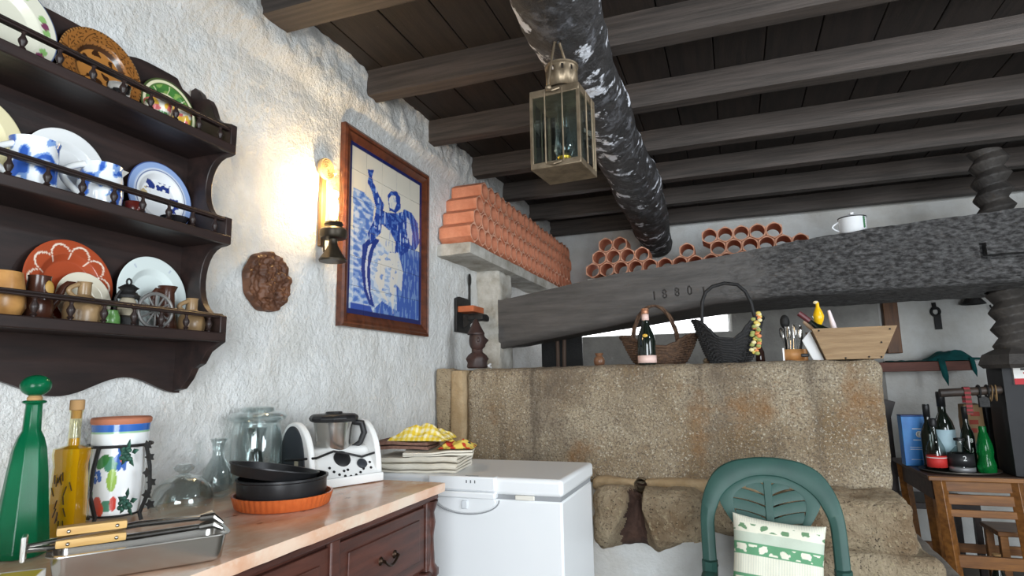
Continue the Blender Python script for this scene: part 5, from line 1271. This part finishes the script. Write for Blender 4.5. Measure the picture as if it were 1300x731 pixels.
# wooden trapezoid crate
cwood = mat('crate_wood', (158, 132, 100), .75, col2=(132, 106, 78), vs=5, stretch=(1, 6, 9), bump=.2, bs=20)
k0 = [PY(a, c, 2.955) for a, c in ((1049, 455.5), (1121, 452), (1137, 413.5), (1029, 418.5))]
cr_ = thing('wooden_crate', 'flared wooden crate holding bottles on the corner of the trough', 'crate', ((k0[0].x+k0[1].x)/2, 2.955, TZ))
kx = (k0[0].x+k0[1].x)/2; xb0, xb1, xt0, xt1 = k0[0].x-kx, k0[1].x-kx, k0[3].x-kx, k0[2].x-kx; hz_ = k0[2].z-TZ
dpt = .20
def board(P, name='board'): 
    MB().add(P, [(0, 1, 2, 3), (7, 6, 5, 4), (0, 4, 5, 1), (1, 5, 6, 2), (2, 6, 7, 3), (3, 7, 4, 0)]).build(name, cwood, cr_, bevel=.0015)
board([(xb0, 0, .002), (xb1, 0, .002), (xt1, -.03, hz_), (xt0, -.03, hz_), (xb0, .014, .002), (xb1, .014, .002), (xt1, -.016, hz_), (xt0, -.016, hz_)], 'front_board')
board([(xb0, dpt-.014, .002), (xb1, dpt-.014, .002), (xt1, dpt+.016, hz_), (xt0, dpt+.016, hz_), (xb0, dpt, .002), (xb1, dpt, .002), (xt1, dpt+.03, hz_), (xt0, dpt+.03, hz_)], 'rear_board')
for s_, (xb, xt) in ((1, (xb0+.012, xt0+.014)), (-1, (xb1-.026, xt1-.028))):
    board([(xb, .012, .002), (xb+.014, .012, .002), (xt+.014, -.016, hz_-.004), (xt, -.016, hz_-.004), (xb, dpt-.012, .002), (xb+.014, dpt-.012, .002), (xt+.014, dpt+.016, hz_-.004), (xt, dpt+.016, hz_-.004)], 'end_board')
board([(xb0+.02, .012, .003), (xb1-.02, .012, .003), (xb1-.02, .012, .015), (xb0+.02, .012, .015), (xb0+.02, dpt-.012, .003), (xb1-.02, dpt-.012, .003), (xb1-.02, dpt-.012, .015), (xb0+.02, dpt-.012, .015)], 'floor_board')
for (fx_, fz) in ((.08, .93), (.93, .9), (.88, .5), (.35, .04), (.75, .06), (.96, .05)):
    zz = .002+(hz_-.002)*fz; xx = (xb0+(xt0-xb0)*fz)*(1-fx_)+(xb1+(xt1-xb1)*fz)*fx_; MB().ball((xx, -.03*fz-.001, zz), .004, 8, 6).build('nail', black_iron, cr_)
# bottles and a bottle stopper figure in the crate
def lying(name, label, cat, pa, pb, ya, yb, r0, mt, cap_mt, neck=True):
    a = PY(*pa, ya); e = PY(*pb, yb); t = thing(name, label, cat, a); d = e-a; n_ = 10
    if neck: MB().tube([d*x_ for x_ in (0, .1, .45, .58, .66, .8)], [r0*.95, r0, r0, r0*.7, r0*.42, r0*.38], 16).build('glass', mt, t); MB().tube([d*.78, d], [r0*.42, r0*.44], 14).build('foil_cap', cap_mt, t)
    else: MB().tube([d*x_ for x_ in (0, .3, .7, 1)], [r0*.8, r0, r0*.9, r0*.5], 14).build('body', mt, t)
    return t
maroon = mat('maroon_foil', (92, 40, 44), .35); 
lying('wine_bottle', 'dark wine bottle with maroon foil lying in the wooden crate', 'bottle', (1078, 444.5), (1014, 397.5), 3.005, 3.005, .029, wbm, maroon)
lying('wine_bottle', 'black wine bottle with cream label lying in the wooden crate', 'bottle', (1104, 445.3), (1036, 412.3), 3.112, 3.112, .029, wbm, mat('cream_foil', (226, 214, 180), .5))
yl = PY(1040, 412, 3.058); y2 = PY(1035, 384, 3.058)
yb_ = thing('yellow_decanter', 'yellow twisted glass figure standing up from the crate', 'ornament', yl)
hh_ = y2.z-yl.z
MB().lathe([(.007, -.012), (.009, -.004), (.020, hh_*.18), (.024, hh_*.38), (.017, hh_*.6), (.008, hh_*.8), (.007, hh_)], 20, fn=lambda r, z, a, i: (r, z)).build('body', mat('yellow_glass', (238, 186, 22), .25), yb_)
MB().tube([(0, 0, -.008), PY(1066, 452.5, 3.058)-yl], .0065, 10).build('stem', MATS['yellow_glass'], yb_)
MB().ball((-.006, 0, hh_), (.012, .008, .008), 10, 8).build('beak', mat('cream_tip', (220, 206, 170), .5), yb_)
lying('white_tube', 'white and pink tube standing in the wooden crate', 'tube', (1070, 452.5), (1052, 394), 3.070, 3.070, .013, mat('pink_white', (232, 216, 216), .5), None, neck=False)
lying('cork_bottle', 'pale cork topped bottle leaning out of the crate', 'bottle', (1046, 426.2), (1020, 408.2), 3.086, 3.086, .014, mat('cork_pale', (206, 176, 146), .8), None, neck=False)
# dark boards and poles behind the trough, enamel mug on the beam
fz0 = 1.36
dbd = thing('dark_panel', 'dark wooden panel leaning behind the trough under the beam', 'panel', (PY(706, 450, 4.25).x, 4.243, .0))
x_a, x_b = PY(688, 450, 4.25).x-dbd.location.x, PY(731, 450, 4.25).x-dbd.location.x
MB().prism([(x_a, 0), (x_b+.05, 0), (x_b+.05, 1.57), (x_b+.0, 1.66), (x_a, 1.66)], .02).build('board', black_iron, dbd, bevel=.003)
for (px, dx) in ((707, .0), (715, .012)):
    pz = PY(px, 455, 4.2); MB().tube([(pz.x-dx, 4.228, 0), (pz.x, 4.228, 1.42), (pz.x+dx*.8, 4.228, 1.70)], .014, 8).build('wooden_pole', mat('grey_pole', (112, 92, 80), .7), label=('upright' if dx == 0 else 'slanting')+' weathered wooden pole against the dark panel', cat='pole')
mg = PY(1083, 292, BY+.12); mz = interp(mg.x, BT)+.005
mug = vessel('enamel_mug', 'white enamel mug with lid and green leaf sprig on the charred beam', 'mug', mg.x, BY+.12, mz, [(.062, 0), (.066, .004), (.066, .085), (.069, .088)], white_enam,
    [('handle', MB().tube(handle_pts(0, .02, .075, .036), .005, 8, M=T(-.062, 0, 0, 0, 0, -PI/2)), white_enam), ('lid', MB().lathe([(.068, .086), (.066, .094), (.03, .106), (.010, .110), (.012, .120), (.001, .123)], 32), white_enam), ('rim_line', MB().lathe([(.0695, .086), (.0695, .092)], 36, cap=False), black_iron)])
for k in range(5): MB().ball((.045, -.049, .03+.012*k), (.007, .003, .008), 8, 6).build('leaf', mat('green_print', (40, 104, 62), .5), mug)
# wooden post, hung tool, funnel, shelf with teal cloth on the back wall
YW = YB-.07
p0, p1 = PY(1124, 425, YW), PY(1143, 425, YW)
MB().box((p0.x, YW-.02, 1.42), (p1.x, YB-.001, 2.2)).build('wooden_post', brown_m, label='short brown wooden post fixed to the back wall behind the crate', cat='post', bevel=.004)
t0, t1_ = PY(1188, 384, YB-.009), PY(1192, 418, YB-.009)
ht = thing('hanging_tool', 'black iron tool with ring hanging on the back wall', 'tool', (t1_.x, YB-.009, t1_.z))
hh_ = t0.z-t1_.z
MB().box((-.022, -.006, 0), (.022, .006, hh_*.55)).build('blade', black_iron, ht, bevel=.002)
MB().tube([(.026*math.cos(2*PI*i/20)-.008, 0, hh_*.66+.03*math.sin(2*PI*i/20)) for i in range(20)], .010, 8, closed=True).build('ring', black_iron, ht)
MB().tube([(-.010, 0, hh_*.74), (-.014, 0, hh_)], .014, 8).build('tang', black_iron, ht)
f0_ = PY(1236, 386, YB-.077)
fn_ = thing('iron_funnel', 'black iron funnel hanging high on the back wall', 'funnel', (f0_.x, YB-.077, f0_.z))
MB().lathe([(.075, 0), (.03, .06), (.022, .12)], 24, cap=False).build('cone', black_iron, fn_, solid=.003)
MB().tube([(.13+.035*math.cos(PI*i/10), 0, -.01-.035*math.sin(PI*i/10)) for i in range(11)], .006, 6).tube([(.02, 0, .05), (.165, 0, .05), (.165, 0, -.01)], .005, 6).build('hook_wire', black_iron, fn_)
s0, s1 = PY(1118, 461, YB-.24), PY(1236, 461, YB-.24); sz = PY(1170, 459, YB-.24).z; sz2 = PY(1170, 471, YB-.24).z
MB().box((s0.x-.1, YB-.24, sz2), (s1.x, YB-.002, sz)).build('wall_shelf', mat('red_brown_board', (118, 70, 58), .6, col2=(96, 56, 46), vs=6, stretch=(1, 6, 6)), label='red brown board shelf on the back wall with a teal cloth', cat='shelf', bevel=.003)
teal = mat('teal_cloth', (14, 96, 96), .85, col2=(8, 74, 76), vs=12)
def drape(u, v):
    x_ = s0.x+.05+(s1.x-s0.x+.0)*u; lump = max(0, (u-.42)/.58)
    hh = .006+.02*abs(noise.noise(Vector((u*6, v*3, 0))))+(.35+lump)*.13*math.sin(PI*min(1, (u-.42)/.5))*(.6+.5*noise.noise(Vector((u*5, v*4, 7)))) if u > .42 else .006+.010*abs(noise.noise(Vector((u*9, v*3, 0))))
    return (x_, YB-.245+.19*v, sz+.002+max(.002, hh*min(1, math.sin(PI*v)*2.5+.02)))
b = MB().grid(drape, 60, 14); b.add([(p[0], p[1], sz+.001) for p in b.v[:]], [q_[::-1] for q_ in b.f[:]])
td = thing('teal_cloth', 'teal green cloth lying along the red brown wall shelf', 'cloth', ((s0.x+s1.x)/2, YB-.15, sz))
b.v = [tuple(Vector(p)-td.location) for p in b.v]; b.build('spread', teal, td, smooth=70)
for (px, L, w1) in ((1196, .17, .02), (1235, .11, .014)):
    e = PY(px, 466, YB-.25)-td.location
    MB().add([(e.x-w1, e.y, .02), (e.x+w1, e.y, .02), (e.x+w1*1.6, e.y-.002, -L*.6), (e.x+w1*1.3, e.y, -L), (e.x-w1*.2, e.y, -L*.6)], [(0, 4, 3, 2, 1)]).build('hanging_strap', teal, td, solid=.006)

# ------------------------------------------------------------------ table with a tray of bottles
TT = .75; c0 = PZ(1182, 603, TT); c1 = PZ(1140, 583, TT)
tx0 = c0.x-.02; ty0 = c0.y; ty1 = c1.y+.1; tx1 = tx0+.95
tbl = thing('wooden_table', 'brown wooden table with slatted end rails beside the stone step', 'table', (tx0, ty0, 0))
tw_ = mat('table_wood', (140, 92, 44), .4, col2=(104, 64, 30), vs=5, stretch=(1, 8, 8), coat=.15); td_ = mat('table_top_wood', (84, 62, 50), .45, col2=(60, 44, 36), vs=4, stretch=(1, 8, 8))
MB().box((0, 0, TT-.022), (tx1-tx0, ty1-ty0, TT)).build('top', td_, tbl, bevel=.004)
MB().box((.004, -.012, TT-.026), (tx1-tx0, .001, TT-.004)).build('front_lipping', tw_, tbl, bevel=.003)
lg = PY(1293, 640, ty0+.03).x-tx0; l0 = PY(1196, 640, ty0+.03).x-tx0
for (x_, y_) in ((l0, .03), (lg, .03), (l0-.02, ty1-ty0-.06), (lg+.3, ty1-ty0-.06)):
    MB().tube([(x_, y_, TT-.022), (x_+.02, y_, TT*.5), (x_+.035, y_, 0)], .034, 4).build('leg', tw_, tbl, smooth=20, bevel=.003)
for (za, zb2) in ((TT-.080, TT-.030), (TT-.145, TT-.095), (TT-.205, TT-.170)):
    MB().box((l0+.01, .020, za), (lg, .040, zb2)).build('rail', tw_, tbl, bevel=.002)
MB().box((l0+.03, .018, .30), (lg, .042, .36)).build('stretcher', tw_, tbl, bevel=.002)
MB().box((l0+.03, ty1-ty0-.07, .22), (lg+.3, ty1-ty0-.05, .27)).build('stretcher', tw_, tbl, bevel=.002)
MB().box((l0-.03, .06, TT-.13), (l0-.012, ty1-ty0-.08, TT-.024)).build('side_apron', td_, tbl, bevel=.002)
MB().tube([(l0+.02, .33, TT-.03), (l0+.05, .33, 0)], .03, 4).build('leg', tw_, tbl, smooth=20)
# under the table: stool
so_ = thing('wooden_stool', 'plain wooden stool pushed under the brown table', 'stool', (tx0+.50, ty0+.34, 0))
MB().box((-.16, -.13, .42), (.16, .13, .445)).build('seat', tw_, so_, bevel=.004)
for sx in (-1, 1):
    for sy in (-1, 1): MB().box((.13*sx-.018, .10*sy-.018, 0), (.13*sx+.018, .10*sy+.018, .42)).build('leg', tw_, so_, bevel=.002)
    MB().box((.13*sx-.01, -.1, .16), (.13*sx+.01, .1, .19)).build('stretcher', tw_, so_)
tp0 = PZ(1218, 597, TT+.006); TY = tp0.y; TZ2 = TT+.006
tray2 = thing('serving_tray', 'oval dark metal tray holding bottles on the brown table', 'tray', (tp0.x, TY, TT+.001))
trx = rad(1164, 1272, 597, tp0)
MB().lathe([(.9, .0), (.93, .002), (1.0, .010), (1.0, .013), (.92, .005), (.001, .005)], 60, fn=lambda r, z, a, i: (r*trx*(1-.10*abs(math.sin(a))**1.5), z)).build('dish', mat('pewter_tray', (110, 104, 98), .35, metal=.7), tray2, smooth=50)
clearg = thin_glass('bottle_glass', (222, 228, 226), .2)
def bottle(name, label, px, pt, pb, y, prof, mt, parts, wpx, zb=TZ2):
    """prof in units (radius 1, height 1); parts (name, [(r, z)...], material, solid?)"""
    x_ = PY(px, pb, y).x; H_ = zat(px, pt, y)-zb; R_ = rad(px-wpx/2, px+wpx/2, pb, Vector((x_, y, zb)))
    t = thing(name, label, 'bottle', (x_, y, zb+.0006))
    MB().lathe([(r*R_, z*H_) for r, z in prof], 36).build('glass', mt, t, smooth=40)
    for (n_, pr_, m_) in parts: MB().lathe([(r*R_, z*H_) for r, z in pr_], 36, cap=False).build(n_, m_, t, solid=.0006, smooth=40)
    return t, R_, H_
redl = mat('red_label', (196, 48, 44), .6); blackl = mat('black_label', (34, 34, 36), .5); whitel = mat('white_label', (222, 224, 222), .6); greyl = mat('grey_label', (140, 140, 142), .4, metal=.4)
wine = [(.92, 0), (1, .02), (1, .52), (.85, .60), (.40, .72), (.36, .92), (.40, .93), (.40, 1)]
t, R1, H1 = bottle('liquor_bottle', 'round clear glass liquor bottle with a red label on the tray', 1191, 531, 597, TY-.055, [(.9, 0), (1, .02), (1, .32), (.92, .45), (.55, .60), (.32, .68), (.28, .84), (.34, .85)], clearg,
    [('label', [(1.02, .08), (1.02, .30)], redl), ('stopper', [(.34, .84), (.40, .86), (.40, .98), (.30, 1)], black_pl)], 26)
MB().lathe([(R1*1.035, H1*.255), (R1*1.035, H1*.27)], 36, cap=False).build('label_line', whitel, t, solid=.0004)
t, R1, H1 = bottle('liquor_bottle', 'broad clear glass bottle with a black label on the tray', 1222, 556, 596, TY-.075, [(.9, 0), (1, .02), (1, .42), (.9, .56), (.5, .70), (.34, .76), (.30, .92), (.36, .93)], clearg,
    [('label', [(1.02, .20), (1.02, .56)], blackl), ('band', [(1.015, .04), (1.015, .17)], greyl), ('stopper', [(.36, .92), (.42, .93), (.42, .99), (.3, 1)], black_pl)], 34)
for p_ in [q_ for q_ in t.children]: pass
text('2', R1*.62, .0004, whitel, t, (0, -R1*1.035, H1*.43), (PI/2, 0, 0)).name = 'label_figure'
bottle('soda_bottle', 'green glass soft drink bottle with narrow waist on the tray', 1254, 541, 598, TY-.08, [(.85, 0), (1, .04), (1, .20), (.80, .34), (.92, .46), (.86, .60), (.50, .84), (.40, .88), (.42, .94), (.40, 1)], mat('bright_green_glass', (20, 130, 62), .08, trans=.6, ior=1.3), [], 25)
bottle('wine_bottle', 'dark wine bottle standing behind the red label bottle', 1184, 513, 592, TY+.04, wine, wbm, [('capsule', [(.41, .80), (.43, .98), (.38, 1)], black_pl)], 22)
bottle('wine_bottle', 'dark wine bottle with a pale blue label against the wall side of the tray', 1204, 497, 590, TY+.10, wine, wbm, [('label', [(1.02, .15), (1.02, .50)], mat('pale_blue_label', (180, 206, 216), .6)), ('capsule', [(.41, .80), (.43, .98), (.38, 1)], black_pl)], 28)
t, R1, H1 = bottle('wine_bottle', 'slim black bottle with white figures behind the green bottle', 1233, 516, 592, TY+.01, wine, wbm, [('capsule', [(.41, .80), (.43, .98), (.38, 1)], black_pl)], 19)
text('8', R1*.9, .0004, whitel, t, (R1*.2, -R1*1.02, H1*.47), (PI/2, 0, 0)).name = 'label_figure'
text('J', R1*.8, .0004, whitel, t, (R1*.25, -R1*1.02, H1*.33), (PI/2, 0, 0)).name = 'label_figure'
# blue gift box
bx0, bx1 = PY(1150, 588, TY+.178), PY(1182, 588, TY+.178); bh_ = zat(1165, 527, TY+.178)-TT
gbx = thing('gift_box', 'tall bright blue gift box with a silver crest behind the bottles', 'box', ((bx0.x+bx1.x)/2, TY+.178, TT+.001))
bw2 = (bx1.x-bx0.x)/2
bluem = mat('blue_card', (30, 106, 190), .35, col2=(60, 150, 216), vs=3)
MB().box((-bw2, 0, 0), (bw2, .09, bh_*.97)).build('carton', bluem, gbx, bevel=.002)
MB().box((-bw2-.001, -.001, bh_*.97), (bw2+.001, .091, bh_)).build('lid', mat('dark_blue_card', (22, 58, 120), .4), gbx, bevel=.002)
MB().lathe([(.018, 0), (.018, .001), (.013, .001), (.013, 0)], 28, T(bw2*.35, -.0012, bh_*.62, PI/2)).build('crest_ring', whitel, gbx)
MB().ball((bw2*.35, -.001, bh_*.62), (.008, .001, .010), 12, 8).build('crest_figure', whitel, gbx)
MB().box((-.012, -.0012, bh_*.72), (.034, -.0002, bh_*.735)).build('crest_line', whitel, gbx, smooth=0)
MB().box((-.012, -.0012, bh_*.50), (.034, -.0002, bh_*.515)).build('crest_line', whitel, gbx, smooth=0)
for zf in (.36, .32, .12): MB().box((-bw2*.5, -.0008, bh_*zf), (bw2*.7, -.0002, bh_*(zf+.008))).build('print_line', whitel, gbx, smooth=0)
# carved chair back beyond the table
cbk = PY(1146, 585, ty1-.05); 
cc_ = thing('carved_chair', 'dark carved chair whose tall back shows behind the blue box', 'chair', (cbk.x-.02, ty1+.13, 0))
hbk = zat(1140, 506, ty1+.1)
MB().add([(-.03, 0, .0), (.03, 0, 0), (.02, 0, hbk-.12), (.05, -.02, hbk-.02), (.0, 0, hbk-.005), (-.06, .02, hbk), (-.03, 0, hbk-.10), (-.03, .035, .0), (.03, .035, 0), (.02, .035, hbk-.12), (.05, .015, hbk-.02), (.0, .035, hbk-.005), (-.06, .055, hbk), (-.03, .035, hbk-.10)],
         [(0, 1, 2, 3, 4, 5, 6), (13, 12, 11, 10, 9, 8, 7)]+[((i+1) % 7, i, i+7, (i+1) % 7+7) for i in range(7)]).build('back_post', darkwood, cc_, bevel=.003)
MB().box((-.03, .02, hbk-.5), (.45, .04, hbk-.42)).build('back_rail', darkwood, cc_, bevel=.003)
MB().box((-.03, .0, .42), (.45, .42, .46)).build('seat', darkwood, cc_, bevel=.004)
for (x_, y_) in ((.41, .0), (-.02, .38), (.41, .38)): MB().box((x_, y_, 0), (x_+.035, y_+.035, .42)).build('leg', darkwood, cc_)
# round rod sticking out of the press block, with things hung on it
ry = 3.84; ra = PY(1193, 499, ry); rb = PY(1278, 494, ry)
MB().tube([ra, rb+Vector((.10, 0, .004))], .022, 14).build('wooden_rod', mat('rod_wood', (66, 54, 46), .5, col2=(48, 40, 36), vs=10), label='dark round wooden rod projecting from the black press block', cat='rod')
def rodz(x): return ra.z+(rb.z-ra.z)*(x-ra.x)/(rb.x-ra.x)
for k, (px, c_) in enumerate(((1258, (120, 96, 66)), (1264, (134, 106, 70)))):
    p = PY(px, 500, ry); MB().tube([(p.x+.006*math.sin(k+i*.3), ry+.030*math.cos(2*PI*i/24), rodz(p.x)-.0155+.040*math.sin(2*PI*i/24)) for i in range(24)], .0035, 6, closed=True).build('rope_loop', mat('rope_%d' % k, c_, .9), label='loop of tan cord around the wooden rod', cat='cord', group='cord loops on the rod')
p = PY(1249, 508, ry)
ck_ = thing('iron_clasp', 'dark iron clasp hanging from the wooden rod', 'clasp', (p.x, ry, rodz(p.x)-.085))
for dx in (-.018, .018): MB().tube([(dx, .028*math.cos(2*PI*i/20), .0815+.031*math.sin(2*PI*i/20)) for i in range(20)], .005, 6, closed=True).build('ring', black_iron, ck_)
MB().box((-.024, -.010, .0), (.024, .010, .055)).build('plate', black_iron, ck_, bevel=.003)
p = PY(1226, 496, ry)
st_ = thing('patterned_strap', 'red patterned strap hanging over the wooden rod', 'strap', (p.x, ry, rodz(p.x)))
sp2 = [(-.0245, -.115+.0115*i) for i in range(11)]+[(-.0245*math.cos(PI*i/10), .0245*math.sin(PI*i/10)) for i in range(1, 10)]+[(.0245, -.0115*i) for i in range(6)]
ng = (len(sp2)-1)*2
def strapf(u, v):
    t_ = v*(len(sp2)-1); i_ = min(int(t_), len(sp2)-2); f_ = t_-i_; return (-.014+.028*u, sp2[i_][0]+(sp2[i_+1][0]-sp2[i_][0])*f_, sp2[i_][1]+(sp2[i_+1][1]-sp2[i_][1])*f_)
paint(MB().grid(strapf, 8, ng*2).build('band', paint_matt, st_, solid=.003), lambda c: (150, 60, 66) if int((c.z+1)*90) % 2 else (92, 60, 52))
# bags behind the bottles
def bag(name, label, pxl, pxr, pt, y, mt, d=.10, flare=.0):
    a = PY(pxl, 588, y); e = PY(pxr, 588, y); h_ = zat((pxl+pxr)/2, pt, y)-TT; w_ = (e.x-a.x)/2
    t = thing(name, label, 'bag', ((a.x+e.x)/2, y, TT+.001))
    MB().rock((-w_, 0, 0), (w_, d, h_), .006, 12, (10, 6, 14), .12, len(label)).build('sack', mt, t, smooth=60); return t, w_, h_
kraft = mat('kraft_paper', (150, 122, 88), .8, col2=(126, 100, 70), vs=6)
t, w1_, h1_ = bag('paper_bag', 'brown paper bag with red lettering behind the bottles', 1232, 1257, 513, TY+.17, kraft)
for i in range(3): MB().box((-w1_*.8+.01*i, -.0075, h1_*(.55+.13*i)), (w1_*.1+.01*i, -.0065, h1_*(.62+.13*i))).build('red_letter', mat('brick_print', (150, 60, 46), .7), t, smooth=0)
bag('black_bag', 'matt black bag standing next to the brown paper bag', 1260, 1272, 514, TY+.17, mat('black_card', (40, 42, 46), .6))
# white papers on the table and a red capped thin bottle
MB().box((0, 0, 0), (.30, .20, .004), T(PZ(1275, 592, TT).x, PZ(1275, 592, TT).y, TT+.001, 0, 0, -.4)).build('newspaper', mat('grey_paper', (190, 188, 182), .8), label='grey newspaper lying flat on the brown table', cat='paper')
# corked bottle on the floor under the table
fb = PY(1266, 712, ty0+.13)
u_ = thing('floor_bottle', 'dark bottle with a cork standing under the brown table', 'bottle', (fb.x, ty0+.13, 0))
hf = zat(1266, 703, ty0+.13)
MB().lathe([(.04, 0), (.043, .01), (.043, hf*.6), (.018, hf*.8), (.016, hf*.93)], 24).build('glass', wbm, u_); MB().lathe([(.017, hf*.92), (.019, hf)], 16).build('cork', MATS['cork'], u_)
